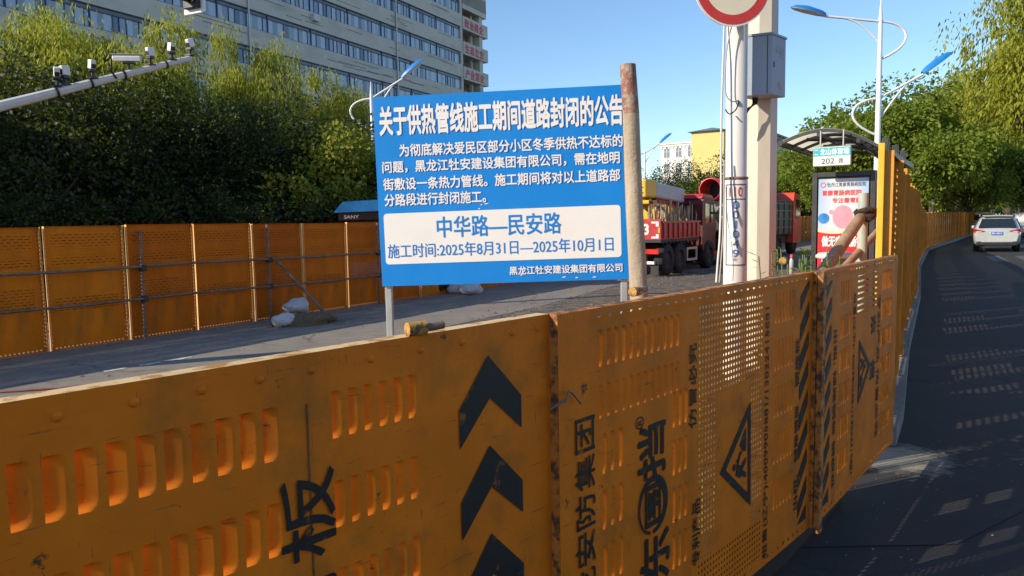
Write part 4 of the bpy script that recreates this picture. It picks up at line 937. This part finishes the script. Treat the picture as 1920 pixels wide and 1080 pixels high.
# ------------------------------------------------------------------ trees
LF={'willow':leafmat('willow_leaf',(.24,.27,.022),(.34,.36,.038),(.46,.43,.06),.5),
    'broad':leafmat('broad_leaf',(.11,.18,.02),(.18,.25,.03),(.28,.33,.05),.5),
    'dark':leafmat('shade_dark_leaf',(.009,.02,.005),(.015,.032,.008),(.028,.052,.012),.22),  # leaf colour darkened in place of shade deep in the crowns
    'yellow':leafmat('sunlit_yellow_leaf',(.15,.21,.03),(.26,.29,.04),(.42,.36,.05),.45)}  # leaf colour lightened in place of sun on the small tree
def crown_mesh(name,kind,seed,rx,rz,zc,n,leaf,droop=.3,blobs=26,hollow=.55,low=-.8):
    """leaf clusters on many lobes spread through an uneven crown"""
    rg=np.random.RandomState(seed); C=[]
    while len(C)<blobs:
        p=rg.uniform(-1,1,3)
        if np.linalg.norm(p)>1 or p[2]<low: continue
        p=p*(.55+.45*rg.rand()); rr=(.20+.24*rg.rand()); C.append((p,rr))
    cen=np.array([c for c,_ in C]); rad=np.array([r for _,r in C])
    per=n//(blobs*10); P=[]; Nn=[]
    for c,r in C:
        m_=per*10
        cl=rg.normal(size=(10,3)); cl/=np.linalg.norm(cl,axis=1)[:,None]; cl[:,2]=np.abs(cl[:,2])*.9-.25*rg.rand(10)
        for q in cl:
            d=q+rg.normal(size=(per,3))*.33; d/=np.linalg.norm(d,axis=1)[:,None]
            rr=r*(hollow+(1-hollow)*rg.rand(per)**.5)*(1+.28*rg.normal()); P.append(c+d*rr[:,None]); Nn.append(d)
    P=np.concatenate(P); Nn=np.concatenate(Nn); P=P*np.array([rx,rx,rz]); m_=len(P)
    if kind=='willow':
        k=rg.rand(m_); P[:,2]-=k*k*rz*.35*(np.hypot(P[:,0],P[:,1])/rx)
    ax=Nn+rg.normal(size=(m_,3))*.6
    if kind=='willow': ax=np.stack([Nn[:,0]*.3,Nn[:,1]*.3,-np.ones(m_)],1)+rg.normal(size=(m_,3))*.35
    else: ax[:,2]-=droop
    ax/=np.linalg.norm(ax,axis=1)[:,None]
    sd=np.cross(ax,rg.normal(size=(m_,3))+Nn*.2); sd/=np.linalg.norm(sd,axis=1)[:,None]+1e-6
    L=leaf*(.6+.8*rg.rand(m_))[:,None]; wd=L*(.16 if kind=='willow' else .30)
    V=np.stack([P,P+ax*L*.45+sd*wd,P+ax*L,P+ax*L*.45-sd*wd],1).reshape(-1,3); V[:,2]+=zc
    me=bpy.data.meshes.new(name); me.vertices.add(len(V)); me.vertices.foreach_set('co',V.ravel()); me.loops.add(len(V)); me.loops.foreach_set('vertex_index',np.arange(len(V)))
    me.polygons.add(m_); me.polygons.foreach_set('loop_start',np.arange(0,len(V),4)); me.polygons.foreach_set('loop_total',np.full(m_,4)); me.update(); me.validate()
    return me,[(c*np.array([rx,rx,rz])+np.array([0,0,zc])) for c in cen]
def trunk_mb(tips,h0,r,seed):
    rg=random.Random(seed); mb=MB(); top=max(t[2] for t in tips)*.75
    pts=[Vector((rg.uniform(-.12,.12)*i/5,rg.uniform(-.12,.12)*i/5,top*i/6)) for i in range(7)]; pts[0]=Vector((0,0,-.1))
    mb.tube(pts,[r*(1.15-.85*i/6) for i in range(7)],9)
    for t in tips:
        t=Vector(t); k=min(5,max(2,int(6*min(.95,t.z/top*.7)))); a=pts[k]; m_=(a+t)/2+Vector((rg.uniform(-.2,.2),rg.uniform(-.2,.2),.15)); mb.tube([a,m_,t],[r*.32,r*.2,r*.07],5,0,False)
    return mb
TREE={}
def tree_proto(key,kind,leafm,seed,rx,rz,zc,n,leaf,r,**k):
    me,tips=crown_mesh('crown',kind,seed,rx,rz,zc,n,leaf,**k); me.materials.append(leafm)
    t=bpy.data.objects.new('tree',None); col.objects.link(t); c=bpy.data.objects.new('crown',me); col.objects.link(c); c.parent=t
    trunk_mb(tips,zc,r,seed).build('trunk',BARK,t); TREE[key]=[t,False]
tree_proto('willow_a','willow',LF['willow'],1,2.3,2.2,4.9,24000,.13,.15,blobs=40)
tree_proto('willow_b','willow',LF['willow'],2,2.5,2.0,4.6,24000,.13,.15,blobs=40)
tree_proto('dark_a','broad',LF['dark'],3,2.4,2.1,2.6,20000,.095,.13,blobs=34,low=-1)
tree_proto('broad_a','broad',LF['broad'],4,2.2,1.9,2.5,17000,.115,.13,droop=.5,blobs=34,low=-1)
tree_proto('broad_b','broad',LF['broad'],5,4.0,3.3,4.9,32000,.22,.2,droop=.7,blobs=48,low=-.95)
tree_proto('big_willow','willow',LF['willow'],6,4.6,4.6,8.2,38000,.26,.3,blobs=52,low=-.75)
tree_proto('yellow_a','broad',LF['yellow'],7,1.8,1.7,2.2,12000,.11,.09,droop=.4,blobs=28,low=-1)
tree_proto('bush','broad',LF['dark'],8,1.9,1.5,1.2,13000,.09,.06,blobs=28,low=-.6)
def tree(key,x,y,s,rz,label,name='tree',group=None,sz=None):
    pr=TREE[key]; o=pr[0] if not pr[1] else copy_tree(pr[0]); pr[1]=True
    o.location=(x,y,0); o.rotation_euler=(0,0,rz); o.scale=(s,s,sz or s); o.name=name; tag(o,label,'tree' if 'bush' not in name else 'bush',group); return o
def tpx(px,Y): p=at(px,430,Y); return p.x,p.y
G1='trees behind the far fence'
# (prototype, image column, depth, scale, label)
rows=[('willow_a',110,20.5,1.0,'yellow green willow behind the gantry arm near the left edge'),
('willow_b',245,20.0,.98,'sunlit yellow green willow above the long bullet camera'),
('willow_a',290,22,.72,'yellow green willow behind the tip of the gantry arm'),
('willow_b',490,24,.62,'tall feathery willow standing against the office windows left of the board'),
('willow_a',636,26.5,.75,'rounded willow just left of the blue notice board'),
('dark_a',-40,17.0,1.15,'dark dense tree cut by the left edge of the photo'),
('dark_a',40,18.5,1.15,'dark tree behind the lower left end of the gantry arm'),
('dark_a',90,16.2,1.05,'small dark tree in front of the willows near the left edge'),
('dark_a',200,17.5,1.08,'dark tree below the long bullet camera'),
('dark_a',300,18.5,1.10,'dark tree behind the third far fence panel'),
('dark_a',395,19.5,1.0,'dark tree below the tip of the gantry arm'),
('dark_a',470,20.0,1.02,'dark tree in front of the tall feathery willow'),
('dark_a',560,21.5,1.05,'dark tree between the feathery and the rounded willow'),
('yellow_a',595,20.6,1.25,'small tree with yellow leaves lightened as if sunlit left of the blue notice board'),
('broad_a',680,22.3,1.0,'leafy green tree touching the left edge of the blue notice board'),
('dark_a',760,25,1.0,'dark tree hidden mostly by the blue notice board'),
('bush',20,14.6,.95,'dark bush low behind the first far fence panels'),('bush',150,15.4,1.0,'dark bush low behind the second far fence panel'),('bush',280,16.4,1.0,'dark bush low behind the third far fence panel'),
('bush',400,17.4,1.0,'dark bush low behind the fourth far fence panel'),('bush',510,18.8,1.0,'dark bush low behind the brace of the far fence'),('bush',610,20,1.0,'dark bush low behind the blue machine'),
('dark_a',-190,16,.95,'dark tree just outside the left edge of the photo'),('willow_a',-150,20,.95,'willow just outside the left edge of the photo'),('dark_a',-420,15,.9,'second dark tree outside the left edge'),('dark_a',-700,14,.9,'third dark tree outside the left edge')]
for i,(k,px,Y,s,lab) in enumerate(rows):
    x,y=tpx(px,Y); SZ={110:1.14,245:1.10,290:1.0,490:1.20,636:1.03}; tree(k,x,y,s,i*1.9,lab,'willow_tree' if 'willow' in k else ('bush' if k=='bush' else 'broadleaf_tree'),G1,SZ.get(px))
mid=[('dark_a',1228,48,1.05,'dark tree under the distant street lamp right of the log post'),('broad_a',1262,47,1.02,'green tree in front of the white arched building'),('dark_a',1318,52,1.16,'tall loose tree in front of the yellow block'),
('broad_a',1350,50,.95,'green tree right below the yellow block'),('broad_a',1205,44,.95,'green tree hidden behind the log post'),
('broad_b',1478,78,1.0,'green tree left of the bus shelter behind the lorry cab'),('broad_b',1525,84,1.0,'green tree behind the poster box'),('broad_b',1400,80,.95,'green tree behind the octagonal pole'),('broad_b',1450,92,1.0,'farther green tree by the stone building')]
for i,(k,px,Y,s,lab) in enumerate(mid):
    x,y=tpx(px,Y); tree(k,x,y,s,i*2.3+1,lab,'broadleaf_tree','trees beyond the lorries')
right=[('broad_b',1620,43,1.0,'broadleaf tree behind the bus shelter roof'),('broad_b',1690,40,1.0,'broad leafy tree rising over the start of the roadside fence'),('big_willow',1745,52,.78,'rounded willow left of the tall willow over the fence'),
('big_willow',1795,62,1.02,'tall rounded willow above the far end of the roadside fence'),('broad_b',1812,56,.95,'dark leafy tree low behind the roadside fence near the cars'),
('big_willow',1950,38,1.05,'big hanging willow at the right edge of the photo'),('big_willow',1888,72,1.05,'willow standing over the silver car'),('broad_b',1935,58,1.0,'broadleaf tree right of the silver car'),('broad_b',1860,90,1.1,'far broadleaf tree above the road end'),
('broad_b',1910,110,1.2,'far broadleaf tree closing the road right of the cars'),('broad_b',1800,100,1.2,'far broadleaf tree closing the road left of the cars'),('broad_b',1560,64,1.0,'broadleaf tree left behind the shelter roof')]
for j,(px,Y) in enumerate(((1560,96),(1625,88),(1690,92),(1745,96),(1785,118),(1830,130),(1875,135),(1925,128),(1985,100),(1500,118),(1440,122))):
    right.append(('bush',px,Y,2.1,ordinal(j+1)+' far bush along the end of the roads under the trees'))
for i,(k,px,Y,s,lab) in enumerate(right):
    x,y=tpx(px,Y); tree(k,x,y,s,i*1.3+.4,lab,'willow_tree' if 'willow' in k else 'broadleaf_tree','trees along the right road')

# ------------------------------------------------------------------ lorries and the machine behind the far fence
TRED=mat('lorry_red_paint',(.42,.02,.02),.4,var=.15,dirt=(.2,.05,.04),dscale=6,dlo=.55,dhi=.8); TDARK=mat('chassis_black',(.02,.02,.021),.6,var=.3)
GLS=mat('dark_glass',(.015,.02,.025),.1,var=.1,spec=.8); TYEL=mat('crane_yellow',(.75,.42,.02),.4,var=.08); GREYS=mat('boom_grey',(.42,.45,.50),.45,var=.1)
REFR=mat('red_reflector',(.6,.02,.02),.3); GREEN=mat('green_hose_rack',(.02,.22,.12),.5,var=.15)
def wheel(parent,x,y,r=.48,w_=.28,rimm=None):
    mb=MB(); mb.lathe([(r*.55,-w_/2),(r*.9,-w_/2),(r,-w_/2+.04),(r,w_/2-.04),(r*.9,w_/2),(r*.55,w_/2)],(x,y,r),22,axis='y'); t=mb.build('wheel',RUBBER,parent)
    mb=MB(); mb.lathe([(.0005,-w_/2+.07),(r*.2,-w_/2+.03),(r*.3,-w_/2+.06),(r*.5,-w_/2+.05),(r*.56,-w_/2+.005)],(x,y,r),16,axis='y'); mb.lathe([(.0005,w_/2-.07),(r*.2,w_/2-.03),(r*.3,w_/2-.06),(r*.5,w_/2-.05),(r*.56,w_/2-.005)],(x,y,r),16,axis='y'); mb.build('rim',rimm or TDARK,t)
# red crane lorry, rear towards us; local x forward along the street, y to its left
q=gnd(1233,520); rear=Vector((q.x,q.y,0)); rt_=thing('crane_lorry','red flatbed lorry with a folded yellow crane and a load of cut branches','lorry',rear+Vector((-.2,.25,0))+PN*.36,aD-.03)
mb=MB(); BLn=3.1; yR=0.; yL=2.1; zb0,zb1=1.07,1.60
mb.box(0,BLn,yR,yL,zb0-.08,zb0); mb.build('bed_floor',TDARK,rt_)
mb=MB(); mb.box(.04,BLn,yR,yR+.05,zb0+.002,zb1)
for k in range(8): mb.box(.16+k*.38,.23+k*.38,yR-.035,yR-.001,zb0+.03,zb1-.03)
mb.box(.05,BLn,yR-.05,yR-.036,zb1-.06,zb1-.005)
mb.build('side_board',TRED,rt_)
mb=MB(); mb.box(.04,BLn,yL-.05,yL,zb0+.002,zb1); mb.build('side_board',TRED,rt_)
mb=MB(); mb.box(-.02,.035,yR,yL,zb0+.002,zb1+.06); tg=mb.build('tail_board',TRED,rt_)
M_=Matrix.Translation((-.02,0,0))@Matrix.Rotation(R(-90),4,'Z')
mb=MB(); mb.text('3',-.52,-.36,zb0+.14,zb0+.46,-.004,0,.03,0,M_); 
for x0,x1,z0,z1 in ((-.14,-.06,.38,.52),(-.28,-.15,.47,.52),(-.14,-.06,.04,.16),(-.28,-.15,.04,.09),(-.9,-.7,.04,.09),(-.9,-.7,.47,.52)): mb.quad((0,0,0),(0,0,0),(0,0,0),(0,0,0)) if False else mb.add([M_@Vector(p) for p in ((x0,-.003,zb0+z0),(x1,-.003,zb0+z0),(x1,-.003,zb0+z1),(x0,-.003,zb0+z1))],[(0,1,2,3)])
mb.build('white_marking',SIGNW,tg)
mb=MB(); mb.box(-.035,-.021,.02,.07,zb0+.2,zb0+.34); mb.build('yellow_light',TYEL,rt_)
mb=MB()
for k in range(11): mb.box(.1+k*.27,.16+k*.27,yR-.03,yR+.02,zb0-.13,zb0-.081)
mb.box(.05,BLn+1.5,.55,.75,.62,.9); mb.box(.05,BLn+1.5,1.35,1.55,.62,.9); mb.build('chassis',TDARK,rt_)
mb=MB(); mb.box(-.06,.02,.05,.75,.66,.80); mb.box(-.06,.02,1.35,2.05,.66,.80); mb.build('tail_light',REFR,rt_)
mb=MB(); mb.box(-.10,-.02,.12,2.0,.36,.46); bp=mb.build('bumper',TDARK,rt_)
mb=MB(); 
for k in range(4): mb.box(-.108,-.101,.16+k*.46,.38+k*.46,.37,.45)
mb.build('white_reflector',SIGNW,bp)
mb=MB()
for k in range(4): mb.box(-.108,-.101,.385+k*.46,.605+k*.46,.37,.45)
mb.build('red_reflector',REFR,bp)
for x in (.62,1.58): wheel(rt_,x,.16,.47,.30); wheel(rt_,x,1.94,.47,.30)
for y in (.16,1.94): wheel(rt_,4.2,y,.47,.28)
mb=MB(); mb.box(-.03,-.0,.06,.3,.05,.36); mb.box(-.03,0,1.75,2.0,.05,.36); mb.build('mud_flap',BLACKP,rt_)
mb=MB(); mb.box(2.2,3.1,.06,.10,.35,.42); mb.box(2.2,3.1,.06,.10,.7,.77); mb.box(2.2,2.28,.06,.1,.421,.699); mb.box(3.02,3.1,.06,.1,.421,.699); mb.build('side_guard',GALV,rt_)
mb=MB(); mb.prism([(3.62,.62),(4.9,.62),(4.95,1.4),(4.7,2.30),(3.7,2.36),(3.62,2.15)],.08,2.02); mb.build('cab',mat('shaded_red_cab',(.10,.006,.008),.45,var=.2),rt_,bevel=.06,seg=3)  # cab red darkened, its shade put into the paint
mb=MB(); mb.prism([(3.6,2.31),(4.75,2.26),(4.6,2.42),(3.7,2.47)],.1,2.0); mb.build('cab_roof',TRED,rt_,bevel=.03)
mb=MB(); mb.box(3.605,3.618,.35,1.75,1.55,2.1); mb.prism([(3.85,1.5),(4.6,1.5),(4.55,2.1),(3.85,2.15)],.07,.079); mb.build('cab_window',GLS,rt_)
mb=MB(); mb.box(3.15,3.5,.9,1.3,.95,2.4); mb.box(3.2,3.45,1.5,1.8,.95,2.0); mb.build('crane_column',TYEL,rt_)
mb=MB(); mb.box(.2,1.0,.55,1.05,2.30,2.82); mb.box(.35,.95,.5,1.1,2.10,2.22); mb.box(.9,1.1,.75,.95,1.65,2.3); cx=mb.build('crane_box',TYEL,rt_,bevel=.04)
mb=MB(); mb.box(.192,.199,.62,.9,2.58,2.61); mb.box(.192,.199,.62,.8,2.42,2.45); mb.box(.30,.6,.492,.499,2.12,2.2); mb.build('warning_mark',BLACKP,cx)
mb=MB(); bm=Matrix.Translation((1.05,.8,2.55))@Matrix.Rotation(.06,4,'Y'); mb.box(0,2.3,-.22,.22,-.24,.22,0,bm); mb.build('boom',GREYS,rt_,bevel=.05)
mb=MB(); mb.tube([(1.3,.8,2.25),(2.2,.8,2.2),(3.2,.9,2.1)],.10,10); mb.build('boom_cylinder',TRED,rt_)
STK=mat('cut_branch',(.46,.34,.22),.85,var=.6,scale=3)
mb=MB(); rg=random.Random(12); W_=world_of(rt_)
for k in range(130):
    x=rg.uniform(.15,3.0); y=rg.uniform(.1,1.95) if rg.random()<.5 else rg.uniform(.07,.5); z1=rg.uniform(1.78,2.22); r_=rg.choice((.008,.012,.018,.035)); a=rg.uniform(-.12,.12); b=rg.uniform(-.1,.1)
    mb.tube([(x,y,1.10),(x+a*.5+rg.uniform(-.03,.03),y+b*.5,(1.1+z1)/2),(x+a,y+b,z1)],r_,5,0,False)
o=solo(mb,'branch_load',STK,'bundles of cut branches standing on the red lorry bed','branches',None,'stuff',loc=(0,0,0)); o.matrix_world=W_
# green and black pump lorry farther along, seen from its side
pb=at(1374,500,25.6); pb.z=0; pt=thing('pump_lorry','dark green pump lorry with a red drum pipe and an orange cab','lorry',pb,aD-.02)
mb=MB(); mb.box(0,9.8,.35,2.2,.55,.85); mb.build('chassis',TDARK,pt)
mb=MB(); mb.box(1.6,8.8,.12,2.3,.9,2.35); mb.build('body',mat('dark_green_body',(.012,.03,.024),.4,var=.3),pt,bevel=.05)
mb=MB()
for k in range(8): mb.box(1.9+k*.92,1.98+k*.92,.07,.115,.95,2.3)
for z in (1.2,1.55,1.9,2.2): mb.box(1.65,8.75,.085,.115,z,z+.05)
mb.build('rail',mat('grey_green_rail',(.10,.15,.13),.5),pt)
mb=MB(); mb.lathe([(.36,-.4),(.40,-.4),(.40,1.6),(.36,1.6),(.36,-.4)],(.2,.75,2.65),24,axis='x'); mb.build('drum_pipe',mat('red_pipe',(.5,.03,.05),.4,var=.15),pt)
mb=MB(); mb.lathe([(.0005,.55),(.355,.55)],(.2,.75,2.65),24,axis='x'); mb.build('pipe_end',BLACKP,pt)
mb=MB(); mb.lathe([(.22,-.1),(.27,-.1),(.27,1.2),(.22,1.2),(.22,-.1)],(.0,.5,.98),20,axis='x'); mb.lathe([(.16,-.1),(.2,-.1),(.2,1.1)],(0,1.15,1.0),16,axis='x'); mb.build('lower_pipe',mat('dark_red_pipe',(.28,.03,.04),.45),pt)
mb=MB(); mb.box(-.3,2.4,.15,.2,1.80,1.88); mb.box(-.3,2.4,.15,.2,2.15,2.20); mb.box(-.3,-.25,.15,.2,1.2,2.149); mb.box(.7,.75,.15,.2,1.881,2.149); mb.box(-.3,-.22,.2,2.2,1.80,1.88); mb.build('hose_rack',GREEN,pt)
mb=MB()
for k in range(5):
    c=(.15+.16*k,.3+.1*k,1.75+.07*k); mb.tube([(c[0]+.38*math.cos(a*.42),c[1]+.05*a/5,c[2]+.42*math.sin(a*.42)) for a in range(15)],.022,6)
mb.build('hose',mat('pale_hose',(.4,.35,.33),.6),pt)
mb=MB(); mb.prism([(.6,.7),(1.4,.65),(1.5,1.05),(1.2,1.3),(.65,1.25)],.03,.11); mb.build('emblem_panel',mat('green_panel',(.05,.30,.16),.5,var=.5,scale=3),pt)
mb=MB(); mb.prism([(9.0,.5),(10.4,.5),(10.5,1.5),(10.2,2.65),(9.2,2.75),(9.0,2.4)],.1,2.3); mb.build('cab',mat('orange_red_cab',(.62,.07,.03),.35,var=.08),pt,bevel=.08,seg=3)
mb=MB(); mb.prism([(9.4,1.6),(10.2,1.6),(10.1,2.4),(9.4,2.45)],.085,.099); mb.build('cab_window',GLS,pt)
mb=MB(); mb.lathe([(.0005,-.8),(.45,-.7),(.5,-.4),(.5,.4),(.45,.7),(.0005,.8)],(8.0,1.2,2.62),18,axis='x'); mb.build('roof_tank',mat('grey_tank',(.35,.38,.38),.35),pt)
for x in (1.4,2.6,7.0,9.7): wheel(pt,x,.35,.5,.3); wheel(pt,x,2.1,.5,.3)
# blue machine behind the far fence
bb=at(668,420,17.8); bb.z=0; bm_=thing('road_machine','blue canopied construction machine behind the far fence beside the notice board','machine',bb,.25)
TB=mat('machine_blue',(.02,.26,.60),.4,var=.1)
mb=MB(); mb.prism([(-.52,1.93),(-.42,1.93),(2.2,2.0),(2.2,2.30),(-.32,2.17)],-.8,.8); mb.build('canopy',TB,bm_,bevel=.03)
mb=MB(); mb.prism([(-.40,1.75),(2.1,1.80),(2.1,1.985),(-.41,1.925)],-.7,.7); cp=mb.build('canopy_base',BLACKP,bm_)
mb=MB(); mb.text('SANY',-.30,.03,1.79,1.87,-.703,0,.02); mb.build('lettering',SIGNW,cp)
for x,y in ((.55,-.6),(.75,.6),(1.9,-.6),(1.9,.6)):
    mb=MB(); mb.box(x,x+.07,y-.04,y+.04,1.0,1.755); mb.build('canopy_post',TB,bm_)
mb=MB(); mb.box(-.9,2.2,-.7,.7,.45,1.0); mb.build('body',TB,bm_,bevel=.06)
mb=MB(); mb.lathe([(.0005,-.8),(.55,-.8),(.6,-.75),(.6,.75),(.55,.8),(.0005,.8)],(-1.0,0,.6),24,axis='y'); mb.build('drum',TDARK,bm_)
wheel(bm_,1.6,-.75,.55,.3); wheel(bm_,1.6,.75,.55,.3)

# ------------------------------------------------------------------ cars on the traffic road
CPEARL=mat('pearl_silver_paint',(.50,.52,.50),.25,.25,var=.05,coat=.6); CWHITE=mat('white_car_paint',(.7,.7,.69),.3,var=.03,coat=.5); CRED=mat('red_lens',(.45,.015,.02),.2)
def suv(base,rz,lab,paint,k=1.,plate=True):
    t=thing('car',lab,'car',base,rz,'cars on the right road')
    # stations along x (0 rear): half widths at sill, belt, roof and heights
    st_=[(0.0,.72,.80,.50,.34,.95,.98),(.10,.84,.90,.62,.30,1.02,1.10),(.42,.90,.93,.66,.28,1.06,1.62),(.9,.92,.94,.68,.27,1.04,1.70),(2.2,.92,.93,.68,.27,1.02,1.70),(2.8,.92,.92,.64,.27,1.0,1.55),(3.35,.92,.91,.70,.27,.98,1.06),(4.2,.88,.84,.60,.28,.86,.92),(4.55,.72,.66,.5,.34,.66,.70)]
    mb=MB(); vs=[]; n=13
    for x,a,b,c,z0,z1,z2 in st_:
        half=[(a*.9,z0),(a,z0+.10),(b+.02,(z0+z1)/2+.05),(b,z1),(c+(b-c)*.35,z1+(z2-z1)*.62),(c,z2-.05),(c*.6,z2)]
        ring=half+[(-y,z) for y,z in half[::-1]]
        vs+=[(x*k,y*k,z*k) for y,z in ring]
    m_=14; fs=[]
    for i in range(len(st_)-1):
        for q in range(m_): a=i*m_+q; b=i*m_+(q+1)%m_; fs.append((a,a+m_,b+m_,b))
    L=(len(st_)-1)*m_; mb.add(vs,fs,0,True); mb.add(vs[:m_],[tuple(range(m_))],0,True); mb.add(vs[L:],[tuple(range(m_))[::-1]],0,True)
    bd_=mb.build('body',paint,t); md=bd_.modifiers.new('sub','SUBSURF'); md.levels=md.render_levels=2
    def q4(pts,y=0): return [Vector(p)*k for p in pts]
    mb=MB(); mb.prism([(.5,1.10),(2.75,1.08),(2.55,1.50),(1.9,1.60),(.95,1.58)],-.90,.90,0,Matrix.Scale(k,4)) if False else None
    for s_ in (-1,1):
        mb=MB(); mb.add(q4([(.62,s_*.935,1.10),(3.0,s_*.93,1.06),(2.62,s_*.80,1.46),(1.9,s_*.765,1.54),(.9,s_*.775,1.53)]),[(0,1,2,3,4)]); mb.build('side_window',GLS,t)
    mb=MB(); mb.add(q4([(.075,-.74,1.12),(.075,.74,1.12),(.36,.60,1.54),(.36,-.60,1.54)]),[(0,1,2,3)]); mb.build('rear_window',GLS,t)
    mb=MB(); mb.box(.30*k,.62*k,-.60*k,.60*k,1.66*k,1.70*k); mb.build('spoiler',paint,t,bevel=.015)
    for s_ in (-1,1):
        mb=MB(); mb.add(q4([(-.01,s_*.44,.98),(.02,s_*.86,1.08),(.10,s_*.935,1.06),(.10,s_*.94,.93),(.0,s_*.82,.90),(-.015,s_*.52,.93)]),[(0,1,2,3,4,5)]); mb.build('tail_light',CRED,t)
        mb=MB(); mb.tube(q4([(.5,s_*.70,1.66),(.6,s_*.70,1.75),(2.2,s_*.70,1.75),(2.4,s_*.70,1.66)]),.018*k,6); mb.build('roof_rail',GALV,t)
        mb=MB(); mb.box(2.75*k,2.9*k,s_*.95*k-.09*k,s_*.95*k+.09*k,1.05*k,1.2*k); mb.build('mirror',paint,t,bevel=.03)
    mb=MB(); mb.box(-.07*k,.3*k,-.80*k,.80*k,.30*k,.50*k); mb.build('bumper',BLACKP,t,bevel=.04)
    mb=MB(); mb.box(-.085*k,-.071*k,-.6*k,.6*k,.47*k,.50*k); mb.build('bumper_trim',GALV,t)
    if plate:
        mb=MB(); mb.box(-.04*k,-.02*k,-.22*k,.22*k,.80*k,.93*k); lp=mb.build('licence_plate',mat('blue_plate',(.02,.12,.48),.4),t)
        M2=Matrix.Translation((-.041*k,0,0))@Matrix.Rotation(R(-90),4,'Z'); mb=MB(); mb.text('黑C·58213',-.19*k,.19*k,.83*k,.90*k,-.001,0,.02,0,M2); mb.build('plate_lettering',SIGNW,lp)
    for x in (.85,3.65):
        for s_ in (-1,1): wheel(t,x*k,s_*.80*k,.36*k,.24*k,GALV)
    return t
c=gnd(1868,473); rdv=(ROADF[6]-ROADF[5]).normalized(); suv(Vector((c.x,c.y,0)),math.atan2(rdv.y,rdv.x)+.05,'silver white car seen from behind with a blue licence plate',CPEARL,.93)
c=at(1842,430,60); suv(Vector((c.x,c.y,0)),math.atan2(rdv.y,rdv.x),'white car with red tail lights far ahead beside the fence end',CWHITE)
c=at(1926,430,54); suv(Vector((c.x,c.y,0)),math.atan2(rdv.y,rdv.x)+math.pi,'white car partly cut by the right edge of the photo',CWHITE)
